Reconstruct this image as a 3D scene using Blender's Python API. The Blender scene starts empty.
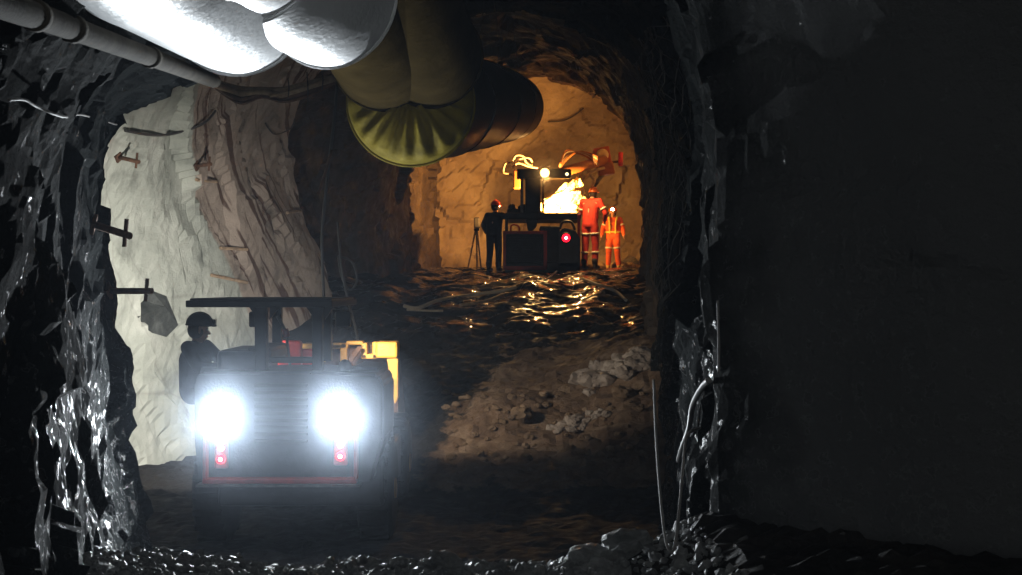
import bpy, bmesh, math, random
from mathutils import Vector, Matrix, noise
from mathutils.bvhtree import BVHTree

random.seed(7)
S = bpy.context.scene
COL = S.collection
F = 1400.0                       # focal length in pixels of the 1022 x 575 frame
def P(px, py, Y):                # a point at distance Y seen at pixel px, py
    return Vector(((px - 511.0) / F * Y, Y, (287.5 - py) / F * Y))

# ------------------------------------------------------------------ camera, world, exposure
cam_d = bpy.data.cameras.new('camera'); cam = bpy.data.objects.new('camera', cam_d); COL.objects.link(cam)
cam.location = (0, 0, 0); cam.rotation_euler = (math.pi / 2, 0, 0)
cam_d.sensor_width = 36.0; cam_d.lens = 36.0 * F / 1022.0; cam_d.clip_start = 0.05; cam_d.clip_end = 200
cam_d.dof.use_dof = True; cam_d.dof.focus_distance = 21.0; cam_d.dof.aperture_fstop = 9.0
S.camera = cam
W = bpy.data.worlds.new('world'); S.world = W; W.use_nodes = True
W.node_tree.nodes['Background'].inputs[0].default_value = (0.95, 0.98, 0.98, 1)
W.node_tree.nodes['Background'].inputs[1].default_value = 1.5
S.view_settings.view_transform = 'Standard'; S.view_settings.look = 'None'
S.view_settings.exposure = 0.0; S.view_settings.gamma = 1.0; S.view_settings.use_curve_mapping = False
S.cycles.volume_bounces = 0; S.cycles.max_bounces = 8; S.cycles.sample_clamp_indirect = 4.0
S.cycles.use_denoising = True

REAR_W, FRONT_W, FAR_W = 650.0, 1650.0, 3000.0
HAZE = 0.0010
def lamp(name, kind, loc, watts, col, radius=0.06, aim=None, angle=110, blend=0.6):
    d = bpy.data.lights.new(name, kind); d.energy = watts; d.color = col; d.shadow_soft_size = radius
    o = bpy.data.objects.new(name, d); COL.objects.link(o); o.location = loc
    if kind == 'SPOT':
        d.spot_size = math.radians(angle); d.spot_blend = blend
        o.rotation_euler = (Vector(aim) - Vector(loc)).to_track_quat('-Z', 'Y').to_euler()
    return o
COOL = (0.86, 0.94, 1.0); WARM = (1.0, 0.45, 0.10)
# the two white lamps on the rear of the loader shine at the camera
for px in (220, 341):
    c = P(px, 420, 13.80)
    lamp('rear_lamp_light', 'SPOT', c, REAR_W, COOL, 0.03, (-1.75, 8.6, 1.05), 50, 1.0)
    lamp('rear_lamp_flare_light', 'SPOT', c, 850, COOL, 0.03, (0, 0, 0), 150, 1.0)
# the loader's forward lamps under the canopy edge light the rock face and its own yellow front
lamp('front_lamp_light', 'SPOT', (-2.95, 16.42, -0.36), FRONT_W, (1.0, 0.95, 0.90), 0.07, (-5.6, 19.8, -1.0), 100, 0.9)
lamp('front_lamp_light', 'SPOT', (-1.95, 16.42, -0.36), FRONT_W * 0.25, (1.0, 0.86, 0.68), 0.07, (-0.35, 19.6, -1.35), 74, 0.9)
# lamps on the drill rig at the face
lamp('rig_deck_light', 'SPOT', P(551, 210, 35.1), FAR_W, WARM, 0.06, (0.7, 44, 3.0), 165, 0.3)
lamp('rig_mast_light', 'SPOT', P(575, 173, 33.95), 260, (1.0, 0.55, 0.18), 0.06, (2.0, 34.3, 0.9), 115, 0.6)
lamp('rig_rear_beam', 'SPOT', P(545, 172, 33.3), 700, (1.0, 0.55, 0.18), 0.07, (0.6, 27.3, 0.0), 34, 1.0)
lamp('rig_rear_flare', 'SPOT', P(545, 172, 33.5), 70, (1.0, 0.55, 0.18), 0.05, (0, 0, -4.0), 110, 1.0)
lamp('rig_front_light', 'SPOT', (0.55, 38.2, 2.0), FAR_W * 0.22, WARM, 0.12, (-0.6, 44, 2.6), 165, 0.3)

# ------------------------------------------------------------------ materials
MATS = {}
def nodes_of(m):
    m.use_nodes = True
    return m.node_tree, m.node_tree.nodes['Principled BSDF']
def mat(name, col, rough=0.6, metal=0.0, var=0.25, scale=6.0, bump=0.0, bscale=40.0, spec=0.5, trans=0.0):
    """plain painted / fabric / metal surface with noise wear"""
    if name in MATS: return MATS[name]
    m = bpy.data.materials.new(name); nt, b = nodes_of(m); N = nt.nodes; L = nt.links
    tc = N.new('ShaderNodeTexCoord'); n = N.new('ShaderNodeTexNoise'); n.inputs['Scale'].default_value = scale; n.inputs['Detail'].default_value = 6
    L.new(tc.outputs['Object'], n.inputs['Vector'])
    r = N.new('ShaderNodeValToRGB'); r.color_ramp.elements[0].position = 0.3; r.color_ramp.elements[1].position = 0.7
    r.color_ramp.elements[0].color = tuple(c * (1 - var) for c in col) + (1,); r.color_ramp.elements[1].color = tuple(min(1, c * (1 + var * 0.5)) for c in col) + (1,)
    L.new(n.outputs['Fac'], r.inputs[0]); L.new(r.outputs[0], b.inputs['Base Color'])
    b.inputs['Roughness'].default_value = rough; b.inputs['Metallic'].default_value = metal
    b.inputs['Specular IOR Level'].default_value = spec
    if trans: b.inputs['Transmission Weight'].default_value = trans
    if bump:
        n2 = N.new('ShaderNodeTexNoise'); n2.inputs['Scale'].default_value = bscale; n2.inputs['Detail'].default_value = 5
        L.new(tc.outputs['Object'], n2.inputs['Vector'])
        bp = N.new('ShaderNodeBump'); bp.inputs['Strength'].default_value = bump; bp.inputs['Distance'].default_value = 0.02
        L.new(n2.outputs['Fac'], bp.inputs['Height']); L.new(bp.outputs[0], b.inputs['Normal'])
    MATS[name] = m; return m
def emit(name, col, strength):
    if name in MATS: return MATS[name]
    m = bpy.data.materials.new(name); nt, b = nodes_of(m)
    b.inputs['Base Color'].default_value = (*col, 1); b.inputs['Emission Color'].default_value = (*col, 1); b.inputs['Emission Strength'].default_value = strength
    # a faint noise keeps the lens procedural
    n = nt.nodes.new('ShaderNodeTexNoise'); n.inputs['Scale'].default_value = 30; nt.links.new(n.outputs['Fac'], b.inputs['Roughness'])
    MATS[name] = m; return m
def rock(name, stops, scale=1.2, rough=(0.35, 0.8), bump=0.6, bdist=0.06, fine=14.0, spec=0.5, streak=None, wet=None):
    m = bpy.data.materials.new(name); nt, b = nodes_of(m); N = nt.nodes; L = nt.links
    g = N.new('ShaderNodeNewGeometry'); pos = g.outputs['Position']
    n1 = N.new('ShaderNodeTexNoise'); n1.inputs['Scale'].default_value = scale; n1.inputs['Detail'].default_value = 9; n1.inputs['Roughness'].default_value = 0.62; n1.inputs['Distortion'].default_value = 0.6
    L.new(pos, n1.inputs['Vector'])
    r = N.new('ShaderNodeValToRGB'); el = r.color_ramp.elements
    el[0].position = 0.28; el[0].color = (*stops[0], 1); el[1].position = 0.74; el[1].color = (*stops[-1], 1)
    for i, c in enumerate(stops[1:-1]):
        e = el.new(0.28 + 0.46 * (i + 1) / (len(stops) - 1)); e.color = (*c, 1)
    L.new(n1.outputs['Fac'], r.inputs[0]); colour = r.outputs[0]
    if streak: colour = streak(nt, pos, colour)
    L.new(colour, b.inputs['Base Color'])
    n2 = N.new('ShaderNodeTexNoise'); n2.inputs['Scale'].default_value = scale * 3.1; n2.inputs['Detail'].default_value = 6; L.new(pos, n2.inputs['Vector'])
    mr = N.new('ShaderNodeMapRange'); mr.inputs['From Min'].default_value = 0.35; mr.inputs['From Max'].default_value = 0.65; mr.inputs['To Min'].default_value = rough[0]; mr.inputs['To Max'].default_value = rough[1]
    L.new(n2.outputs['Fac'], mr.inputs['Value']); L.new(mr.outputs[0], b.inputs['Roughness'])
    b.inputs['Specular IOR Level'].default_value = spec
    if wet:      # (noise scale, threshold, more wetness per metre downwards, wet roughness): film of seep water in patches
        sep = N.new('ShaderNodeSeparateXYZ'); L.new(pos, sep.inputs[0])
        wn = N.new('ShaderNodeTexNoise'); wn.inputs['Scale'].default_value = wet[0]; wn.inputs['Detail'].default_value = 4; L.new(pos, wn.inputs['Vector'])
        wz = N.new('ShaderNodeMath'); wz.operation = 'MULTIPLY_ADD'; wz.inputs[1].default_value = -wet[2]; L.new(sep.outputs[2], wz.inputs[0]); L.new(wn.outputs['Fac'], wz.inputs[2])
        wm = N.new('ShaderNodeMapRange'); wm.inputs['From Min'].default_value = wet[1]; wm.inputs['From Max'].default_value = wet[1] + .06; L.new(wz.outputs[0], wm.inputs['Value'])
        a1 = N.new('ShaderNodeMapRange'); a1.inputs['To Min'].default_value = 0.02; a1.inputs['To Max'].default_value = spec; L.new(wm.outputs[0], a1.inputs['Value']); L.new(a1.outputs[0], b.inputs['Specular IOR Level'])
        a2 = N.new('ShaderNodeMapRange'); a2.inputs['To Min'].default_value = 0.85; a2.inputs['To Max'].default_value = wet[3]; L.new(wm.outputs[0], a2.inputs['Value']); L.new(a2.outputs[0], b.inputs['Roughness'])
    v = N.new('ShaderNodeTexVoronoi'); v.inputs['Scale'].default_value = fine * 0.45; L.new(pos, v.inputs['Vector'])
    n3 = N.new('ShaderNodeTexNoise'); n3.inputs['Scale'].default_value = fine; n3.inputs['Detail'].default_value = 8; n3.inputs['Roughness'].default_value = 0.7; L.new(pos, n3.inputs['Vector'])
    ad = N.new('ShaderNodeMath'); ad.operation = 'MULTIPLY_ADD'; ad.inputs[1].default_value = 0.5
    L.new(v.outputs['Distance'], ad.inputs[0]); L.new(n3.outputs['Fac'], ad.inputs[2])
    bp = N.new('ShaderNodeBump'); bp.inputs['Strength'].default_value = bump; bp.inputs['Distance'].default_value = bdist
    L.new(ad.outputs[0], bp.inputs['Height']); L.new(bp.outputs[0], b.inputs['Normal'])
    return m
def face_streaks(nt, pos, base):
    """pale face: greenish left of an oblique seam, brownish right of it, with dark rusty seep streaks running down the dip"""
    N = nt.nodes; L = nt.links
    def dot(v):
        d = N.new('ShaderNodeVectorMath'); d.operation = 'DOT_PRODUCT'; L.new(pos, d.inputs[0]); d.inputs[1].default_value = v; return d.outputs['Value']
    k = 2.66 / 3.05; q = 1.5 / 3.05
    s = dot((0.475 * k, 0.88 * k, q)); a = dot((0.475 * q, 0.88 * q, -k))
    cx = N.new('ShaderNodeCombineXYZ'); m1 = N.new('ShaderNodeMath'); m1.operation = 'MULTIPLY'; m1.inputs[1].default_value = 6.0; L.new(s, m1.inputs[0])
    m2 = N.new('ShaderNodeMath'); m2.operation = 'MULTIPLY'; m2.inputs[1].default_value = 0.45; L.new(a, m2.inputs[0])
    L.new(m1.outputs[0], cx.inputs[0]); L.new(m2.outputs[0], cx.inputs[1])
    n = N.new('ShaderNodeTexNoise'); n.inputs['Scale'].default_value = 1.0; n.inputs['Detail'].default_value = 5; n.inputs['Distortion'].default_value = 0.5; L.new(cx.outputs[0], n.inputs['Vector'])
    st = N.new('ShaderNodeMapRange'); st.inputs['From Min'].default_value = 0.55; st.inputs['From Max'].default_value = 0.60; L.new(n.outputs['Fac'], st.inputs['Value'])
    zone = N.new('ShaderNodeMapRange'); zone.inputs['From Min'].default_value = SEAM - 0.02; zone.inputs['From Max'].default_value = SEAM + 0.04; L.new(s, zone.inputs['Value'])
    tint = N.new('ShaderNodeMix'); tint.data_type = 'RGBA'; tint.blend_type = 'MULTIPLY'; tint.inputs['Factor'].default_value = 1.0
    tc = N.new('ShaderNodeMix'); tc.data_type = 'RGBA'; tc.inputs['A'].default_value = (0.96, 1.0, 0.95, 1); tc.inputs['B'].default_value = (0.86, 0.70, 0.62, 1)
    L.new(zone.outputs[0], tc.inputs['Factor']); L.new(base, tint.inputs['A']); L.new(tc.outputs['Result'], tint.inputs['B'])
    mz = N.new('ShaderNodeMath'); mz.operation = 'MULTIPLY'; L.new(st.outputs[0], mz.inputs[0]); L.new(zone.outputs[0], mz.inputs[1])
    mk = N.new('ShaderNodeMath'); mk.operation = 'MULTIPLY'; mk.inputs[1].default_value = 0.85; L.new(mz.outputs[0], mk.inputs[0])
    out = N.new('ShaderNodeMix'); out.data_type = 'RGBA'; out.inputs['B'].default_value = (0.06, 0.024, 0.013, 1)
    L.new(mk.outputs[0], out.inputs['Factor']); L.new(tint.outputs['Result'], out.inputs['A'])
    # thin dark joint lines across the whole face
    cx2 = N.new('ShaderNodeCombineXYZ'); m3 = N.new('ShaderNodeMath'); m3.operation = 'MULTIPLY'; m3.inputs[1].default_value = 1.5; L.new(s, m3.inputs[0])
    L.new(m3.outputs[0], cx2.inputs[0]); L.new(m2.outputs[0], cx2.inputs[1])
    vv = N.new('ShaderNodeTexVoronoi'); vv.feature = 'DISTANCE_TO_EDGE'; vv.inputs['Scale'].default_value = 0.9; L.new(cx2.outputs[0], vv.inputs['Vector'])
    jl = N.new('ShaderNodeMapRange'); jl.inputs['From Min'].default_value = 0.0; jl.inputs['From Max'].default_value = 0.018; jl.inputs['To Min'].default_value = 0.22; jl.inputs['To Max'].default_value = 0.0; L.new(vv.outputs['Distance'], jl.inputs['Value'])
    o2 = N.new('ShaderNodeMix'); o2.data_type = 'RGBA'; o2.inputs['B'].default_value = (0.07, 0.05, 0.04, 1)
    L.new(jl.outputs[0], o2.inputs['Factor']); L.new(out.outputs['Result'], o2.inputs['A'])
    return o2.outputs['Result']
SEAM = (0.475 * -4.75 + 0.88 * 22.2) * (2.66 / 3.05) + 1.3 * (1.5 / 3.05)
def ambient_lift(nt, pos, base):
    """near right pillar: rock colour lightened to stand in for ambient light, ragged edge"""
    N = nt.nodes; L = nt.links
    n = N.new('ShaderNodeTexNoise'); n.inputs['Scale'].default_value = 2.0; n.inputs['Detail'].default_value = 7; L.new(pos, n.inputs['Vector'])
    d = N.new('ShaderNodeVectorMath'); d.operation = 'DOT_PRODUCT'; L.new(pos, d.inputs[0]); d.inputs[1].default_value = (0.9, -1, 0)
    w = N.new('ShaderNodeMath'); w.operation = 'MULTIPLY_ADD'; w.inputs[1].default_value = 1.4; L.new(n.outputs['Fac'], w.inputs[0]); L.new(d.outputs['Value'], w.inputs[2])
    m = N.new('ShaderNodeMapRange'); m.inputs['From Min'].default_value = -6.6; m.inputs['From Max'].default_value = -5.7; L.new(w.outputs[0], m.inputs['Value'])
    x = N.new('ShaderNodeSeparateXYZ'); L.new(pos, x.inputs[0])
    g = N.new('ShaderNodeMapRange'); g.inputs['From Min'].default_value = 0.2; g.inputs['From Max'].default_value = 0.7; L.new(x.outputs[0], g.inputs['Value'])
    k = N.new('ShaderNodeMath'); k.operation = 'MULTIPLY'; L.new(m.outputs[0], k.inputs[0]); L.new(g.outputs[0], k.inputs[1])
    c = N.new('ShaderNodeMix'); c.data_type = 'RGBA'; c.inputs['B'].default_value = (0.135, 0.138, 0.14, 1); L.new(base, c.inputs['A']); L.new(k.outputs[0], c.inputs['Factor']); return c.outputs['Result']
M_DARK = rock('dark_wet_rock', [(0.008, 0.009, 0.009), (0.014, 0.016, 0.016), (0.023, 0.026, 0.026)], 1.4, (0.5, 0.9), 1.0, 0.06, 26.0, 0.5, ambient_lift, (13.0, 0.62, 0.05, 0.2))
M_GREY = rock('lifted_grey_rock', [(0.05, 0.052, 0.054), (0.075, 0.078, 0.08), (0.10, 0.105, 0.108)], 1.4, (0.7, 0.95), 0.5, 0.05, 18.0, 0.15)  # rock lightened in place of ambient light on the right wall; unused
M_SLAB = rock('dark_slab_rock', [(0.03, 0.033, 0.03), (0.06, 0.065, 0.06), (0.14, 0.15, 0.14)], 2.5, (0.6, 0.9), 0.8, 0.05, 9.0, 0.2)
M_RAMP = rock('wet_ramp_mud', [(0.008, 0.007, 0.006), (0.016, 0.014, 0.012), (0.028, 0.023, 0.019)], 2.2, (0.08, 0.4), 0.35, 0.03, 9.0, 0.6, None, (1.6, 0.47, 0.0, 0.06))
M_FACE = rock('pale_rock', [(0.14, 0.145, 0.13), (0.36, 0.365, 0.33), (0.45, 0.45, 0.41), (0.60, 0.59, 0.55)], 1.1, (0.6, 0.9), 0.5, 0.05, 9.0, 0.3, face_streaks)
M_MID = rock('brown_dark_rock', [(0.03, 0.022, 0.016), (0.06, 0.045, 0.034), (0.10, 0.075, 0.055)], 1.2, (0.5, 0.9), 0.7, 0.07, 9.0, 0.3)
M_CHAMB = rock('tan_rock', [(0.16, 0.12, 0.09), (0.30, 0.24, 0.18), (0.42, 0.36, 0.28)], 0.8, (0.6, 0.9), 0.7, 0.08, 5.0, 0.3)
M_FLOOR = rock('wet_mud', [(0.010, 0.009, 0.008), (0.022, 0.019, 0.017), (0.04, 0.033, 0.028)], 2.2, (0.6, 0.95), 0.8, 0.05, 10.0, 0.12)
def muck_shade_mask(nt, pos, base):
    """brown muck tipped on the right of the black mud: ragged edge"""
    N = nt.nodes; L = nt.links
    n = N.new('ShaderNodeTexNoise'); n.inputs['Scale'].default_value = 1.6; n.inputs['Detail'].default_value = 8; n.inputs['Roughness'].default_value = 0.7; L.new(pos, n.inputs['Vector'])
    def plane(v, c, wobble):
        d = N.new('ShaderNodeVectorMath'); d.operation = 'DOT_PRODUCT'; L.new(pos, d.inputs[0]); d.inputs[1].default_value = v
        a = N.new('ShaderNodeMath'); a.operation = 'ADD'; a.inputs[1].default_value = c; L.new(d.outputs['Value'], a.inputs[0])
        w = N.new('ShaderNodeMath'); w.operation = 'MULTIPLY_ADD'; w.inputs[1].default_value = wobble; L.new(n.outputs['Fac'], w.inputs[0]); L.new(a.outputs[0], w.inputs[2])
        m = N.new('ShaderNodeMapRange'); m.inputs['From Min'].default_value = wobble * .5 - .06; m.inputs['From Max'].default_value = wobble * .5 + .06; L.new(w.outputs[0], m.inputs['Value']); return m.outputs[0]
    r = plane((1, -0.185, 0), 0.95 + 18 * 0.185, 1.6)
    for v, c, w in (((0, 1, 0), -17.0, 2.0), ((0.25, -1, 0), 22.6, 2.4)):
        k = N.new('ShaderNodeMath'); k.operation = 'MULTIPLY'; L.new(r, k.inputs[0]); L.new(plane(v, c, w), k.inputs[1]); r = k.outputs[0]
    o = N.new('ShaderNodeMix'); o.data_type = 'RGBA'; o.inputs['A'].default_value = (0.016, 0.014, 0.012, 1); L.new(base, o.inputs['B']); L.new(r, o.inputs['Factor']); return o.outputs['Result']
M_MUCK = rock('brown_muck', [(0.06, 0.038, 0.024), (0.15, 0.10, 0.066), (0.27, 0.20, 0.14)], 2.0, (0.6, 0.95), 0.9, 0.06, 9.0, 0.15, muck_shade_mask)
M_BRST = rock('brown_stone', [(0.08, 0.055, 0.036), (0.16, 0.11, 0.07), (0.27, 0.20, 0.14)], 3.0, (0.6, 0.95), 0.8, 0.04, 14.0, 0.2)
M_GRAVEL = rock('wet_gravel', [(0.07, 0.072, 0.072), (0.18, 0.182, 0.18), (0.36, 0.36, 0.35)], 6.0, (0.35, 0.85), 0.8, 0.03, 30.0, 0.6)
M_TANST = rock('tan_stone', [(0.16, 0.12, 0.08), (0.28, 0.21, 0.14), (0.40, 0.32, 0.22)], 4.0, (0.5, 0.9), 0.7, 0.03, 18.0, 0.3)
M_STONE = rock('pale_stone', [(0.16, 0.13, 0.11), (0.26, 0.22, 0.19), (0.38, 0.34, 0.30)], 4.0, (0.5, 0.9), 0.7, 0.03, 18.0, 0.3)

# ------------------------------------------------------------------ mesh helpers
def props(o, label=None, cat=None, group=None, kind=None):
    if label: o['label'] = label
    if cat: o['category'] = cat
    if group: o['group'] = group
    if kind: o['kind'] = kind
    return o
def thing(name, loc, label, cat, group=None, rz=0.0):
    o = bpy.data.objects.new(name, None); COL.objects.link(o); o.location = loc; o.rotation_euler = (0, 0, rz)
    o.empty_display_size = 0.1
    return props(o, label, cat, group)
def frame_of(d):
    d = d.normalized(); u = d.cross(Vector((0, 0, 1)))
    if u.length < 1e-3: u = d.cross(Vector((1, 0, 0)))
    u.normalize(); return u, d.cross(u)
def smooth_path(pts, n=6):
    pts = [Vector(p) for p in pts]
    if len(pts) < 3: return pts
    out = []
    for i in range(len(pts) - 1):
        a = pts[max(i - 1, 0)]; b = pts[i]; c = pts[i + 1]; d = pts[min(i + 2, len(pts) - 1)]
        for k in range(n):
            t = k / n
            out.append(0.5 * ((2 * b) + (c - a) * t + (2 * a - 5 * b + 4 * c - d) * t * t + (3 * b - a - 3 * c + d) * t ** 3))
    out.append(pts[-1]); return out
class MB:
    def __init__(s): s.bm = bmesh.new()
    def box(s, lo, hi, bev=0.0, rot=None, seg=2):
        b = bmesh.new(); bmesh.ops.create_cube(b, size=1.0)
        lo = Vector(lo); hi = Vector(hi); c = (lo + hi) / 2; d = hi - lo
        for v in b.verts: v.co = Vector((v.co.x * d.x, v.co.y * d.y, v.co.z * d.z))
        if bev: bmesh.ops.bevel(b, geom=b.edges[:], offset=bev, segments=seg, affect='EDGES', profile=0.5)
        for v in b.verts: v.co = (rot @ v.co if rot else v.co) + c
        return s.join(b)
    def join(s, b):
        me = bpy.data.meshes.new('t'); b.to_mesh(me); b.free(); s.bm.from_mesh(me); bpy.data.meshes.remove(me); return s
    def cyl(s, p0, p1, r0, r1=None, seg=16, cap=True):
        return s.tube([p0, p1], [r0, r0 if r1 is None else r1], seg, cap)
    def tube(s, pts, r, seg=8, cap=True, closed=False):
        pts = [Vector(p) for p in pts]; n = len(pts)
        rs = r if isinstance(r, (list, tuple)) else [r] * n
        rings = []; pu = None
        for i, p in enumerate(pts):
            if closed: d = pts[(i + 1) % n] - pts[i - 1]
            else: d = pts[min(i + 1, n - 1)] - pts[max(i - 1, 0)]
            d.normalize()
            if pu is None: u, w = frame_of(d)
            else:
                u = pu - d * pu.dot(d); u.normalize(); w = d.cross(u)
            pu = u
            rings.append([s.bm.verts.new(p + (u * math.cos(t) + w * math.sin(t)) * rs[i]) for t in (2 * math.pi * k / seg for k in range(seg))])
        for i in range(n if closed else n - 1):
            A, B = rings[i], rings[(i + 1) % n]
            for k in range(seg):
                f = s.bm.faces.new((A[k], A[(k + 1) % seg], B[(k + 1) % seg], B[k])); f.smooth = seg > 6
        if cap and not closed:
            s.bm.faces.new(rings[0][::-1]); s.bm.faces.new(rings[-1])
        return s
    def prism(s, poly, axis, a, b, bev=0.0):
        """polygon in the two other axes, extruded from a to b along axis (0 x, 1 y, 2 z)"""
        q = bmesh.new()
        def mk(p, t):
            c = [p[0], p[1]]; c.insert(axis, t); return q.verts.new(c)
        A = [mk(p, a) for p in poly]; B = [mk(p, b) for p in poly]; n = len(poly)
        q.faces.new(A); q.faces.new(B[::-1])
        for i in range(n): q.faces.new((A[i], B[i], B[(i + 1) % n], A[(i + 1) % n]))
        bmesh.ops.recalc_face_normals(q, faces=q.faces[:])
        if bev: bmesh.ops.bevel(q, geom=q.edges[:], offset=bev, segments=2, affect='EDGES')
        return s.join(q)
    def ball(s, c, r, sub=2, sc=(1, 1, 1), rot=None):
        b = bmesh.new(); bmesh.ops.create_icosphere(b, subdivisions=sub, radius=1.0)
        for v in b.verts:
            p = Vector((v.co.x * r * sc[0], v.co.y * r * sc[1], v.co.z * r * sc[2])); v.co = (rot @ p if rot else p) + Vector(c)
        for f in b.faces: f.smooth = True
        return s.join(b)
    def lathe(s, c, axis, prof, seg=24):
        """prof: (distance along axis, radius) list"""
        axis = Vector(axis).normalized(); u, w = frame_of(axis); c = Vector(c); rings = []
        for h, r in prof:
            rings.append([s.bm.verts.new(c + axis * h + (u * math.cos(2 * math.pi * k / seg) + w * math.sin(2 * math.pi * k / seg)) * max(r, 1e-4)) for k in range(seg)])
        for A, B in zip(rings, rings[1:]):
            for k in range(seg):
                f = s.bm.faces.new((A[k], A[(k + 1) % seg], B[(k + 1) % seg], B[k])); f.smooth = True
        s.bm.faces.new(rings[0][::-1]); s.bm.faces.new(rings[-1]); return s
    def build(s, name, m, parent=None, label=None, local=False):
        if parent is not None and not local:
            r = parent; off = Vector((0, 0, 0)); rz = 0
            while r is not None: off += r.location; rz += r.rotation_euler.z; r = r.parent
            T = Matrix.Rotation(-rz, 4, 'Z') @ Matrix.Translation(-off)
            s.bm.transform(T)
        bmesh.ops.recalc_face_normals(s.bm, faces=s.bm.faces[:])
        me = bpy.data.meshes.new(name); s.bm.to_mesh(me); s.bm.free(); me.materials.append(m)
        o = bpy.data.objects.new(name, me); COL.objects.link(o)
        if parent is not None: o.parent = parent
        if label: o['label'] = label
        return o

# ------------------------------------------------------------------ tunnel shell
ST = [
 (-3.0, [(-2.3, -2.2), (-2.5, -.8), (-2.3, .5), (-2.0, 1.3), (-1.5, 2.0), (-.4, 2.5), (1.6, 2.3), (3.5, 1.4), (3.7, -.4), (3.7, -2.2)]),
 (4.0, [(-1.75, -2.2), (-2.05, -.8), (-2.1, .5), (-1.95, 1.25), (-1.5, 2.1), (-.4, 2.6), (1.6, 2.4), (3.5, 1.4), (3.7, -.4), (3.7, -2.2)]),
 (6.3, [(-1.9, -2.2), (-2.25, -.7), (-2.3, .58), (-2.15, 1.36), (-1.7, 2.2), (-.5, 3.8), (1.5, 2.4), (3.4, 1.3), (3.6, -.4), (3.5, -2.2)]),
 (7.2, [(-2.0, -2.3), (-2.4, -.7), (-2.45, .63), (-2.28, 1.43), (-1.83, 2.32), (-.5, 2.75), (.95, 2.4), (2.05, 1.25), (2.2, -.4), (2.1, -2.3)]),
 (8.3, [(-2.3, -2.6), (-2.65, -.7), (-2.7, .8), (-2.45, 1.55), (-2.0, 2.4), (-.5, 2.8), (.65, 2.45), (1.13, 1.2), (1.22, -.4), (1.2, -2.6)]),
 (10.0, [(-2.9, -3), (-3.15, -.7), (-3.1, 1.1), (-2.65, 1.8), (-2.1, 2.5), (-.5, 2.9), (.8, 2.6), (1.3, 1.3), (1.38, -.5), (1.3, -2.9)]),
 (12.0, [(-3.3, -3), (-3.55, -.9), (-3.5, 1.25), (-2.6, 1.78), (-2.0, 2.6), (-.4, 3), (1.1, 2.7), (1.6, 1.4), (1.66, -.5), (1.5, -2.9)]),
 (14.0, [(-3.25, -3.1), (-3.97, -.75), (-4.3, 1.5), (-3.4, 2.4), (-2.4, 3), (-.3, 3.3), (1.3, 3.0), (1.82, 1.5), (1.86, -.5), (1.65, -3)]),
 (16.0, [(-5.2, -3.1), (-5.6, -.5), (-5.5, 1.8), (-4.5, 3), (-2.8, 3.6), (-.2, 3.8), (1.4, 3.4), (2.0, 1.8), (2.0, -.5), (1.8, -3)]),
 (20.0, [(-5.7, -3), (-5.9, -.5), (-5.6, 2), (-4.8, 3.3), (-3, 4), (0, 4.2), (1.6, 3.7), (2.22, 2), (2.22, -.4), (2.1, -2.6)]),
 (25.0, [(-3.15, -2), (-3.4, .4), (-3.95, 2.2), (-3.75, 3.5), (-2.4, 4.35), (.2, 4.55), (1.7, 4.0), (2.5, 2.4), (2.5, .2), (2.4, -1.8)]),
 (27.0, [(-4.3, -1.2), (-4.6, 1), (-4.8, 2.6), (-4.0, 3.8), (-2, 4.5), (.3, 4.65), (1.9, 4.1), (2.7, 2.5), (2.7, .5), (2.6, -1.2)]),
 (31.0, [(-2.7, -.6), (-2.8, 1), (-2.8, 2.6), (-2.3, 3.8), (-1.2, 4.6), (.6, 4.9), (2.0, 4.35), (2.75, 3.2), (3.0, 1.2), (3.05, -.6)]),
 (33.5, [(-2.4, -.4), (-2.45, 1), (-2.4, 2.7), (-2.0, 3.9), (-1, 4.7), (.7, 5), (2.2, 4.5), (3.0, 3.3), (3.3, 1.2), (3.3, -.4)]),
 (35.5, [(-2.6, -.2), (-2.7, 1.5), (-2.8, 3.5), (-2.3, 5.2), (-1, 6.3), (.8, 6.8), (2.8, 6.2), (4, 4.4), (4.2, 1.8), (4.1, -.2)]),
 (44.6, [(-2.2, 0), (-2.3, 2), (-2.3, 4), (-1.8, 5.6), (-.7, 6.8), (1, 7.3), (3, 6.6), (4.3, 4.7), (4.5, 2), (4.3, 0)]),
]
def section(Y):
    i = 0
    while i < len(ST) - 2 and ST[i + 1][0] < Y: i += 1
    (a, A), (b, B) = ST[i], ST[i + 1]; t = min(max((Y - a) / (b - a), 0), 1)
    return [(p[0] + (q[0] - p[0]) * t, p[1] + (q[1] - p[1]) * t) for p, q in zip(A, B)]
def cr(a, b, c, d, t): return 0.5 * (2 * b + (c - a) * t + (2 * a - 5 * b + 4 * c - d) * t * t + (3 * b - a - 3 * c + d) * t ** 3)
def on_shell(Y, s):
    pts = section(Y); n = len(pts); i = min(int(s), n - 2); t = s - i
    a = pts[max(i - 1, 0)]; b = pts[i]; c = pts[i + 1]; d = pts[min(i + 2, n - 1)]
    return Vector((cr(a[0], b[0], c[0], d[0], t), Y, cr(a[1], b[1], c[1], d[1], t)))
def facet(p, size, amp):
    q = p / size
    dist, pts = noise.voronoi(q)
    c = pts[0]; g = noise.cell_vector(c * 7.31 + Vector((3.3, 1.7, 9.1)))
    return ((g - Vector((.5, .5, .5))) * 2).dot(q - c) * amp
def rough(p):
    return noise.noise(p * 0.45) * 0.22 + facet(p + noise.noise_vector(p * 1.3) * 0.12, 1.25, 0.20) + facet(p, 0.42, 0.075) + noise.fractal(p * 3.0, 0.8, 2.0, 3) * 0.03
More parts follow.
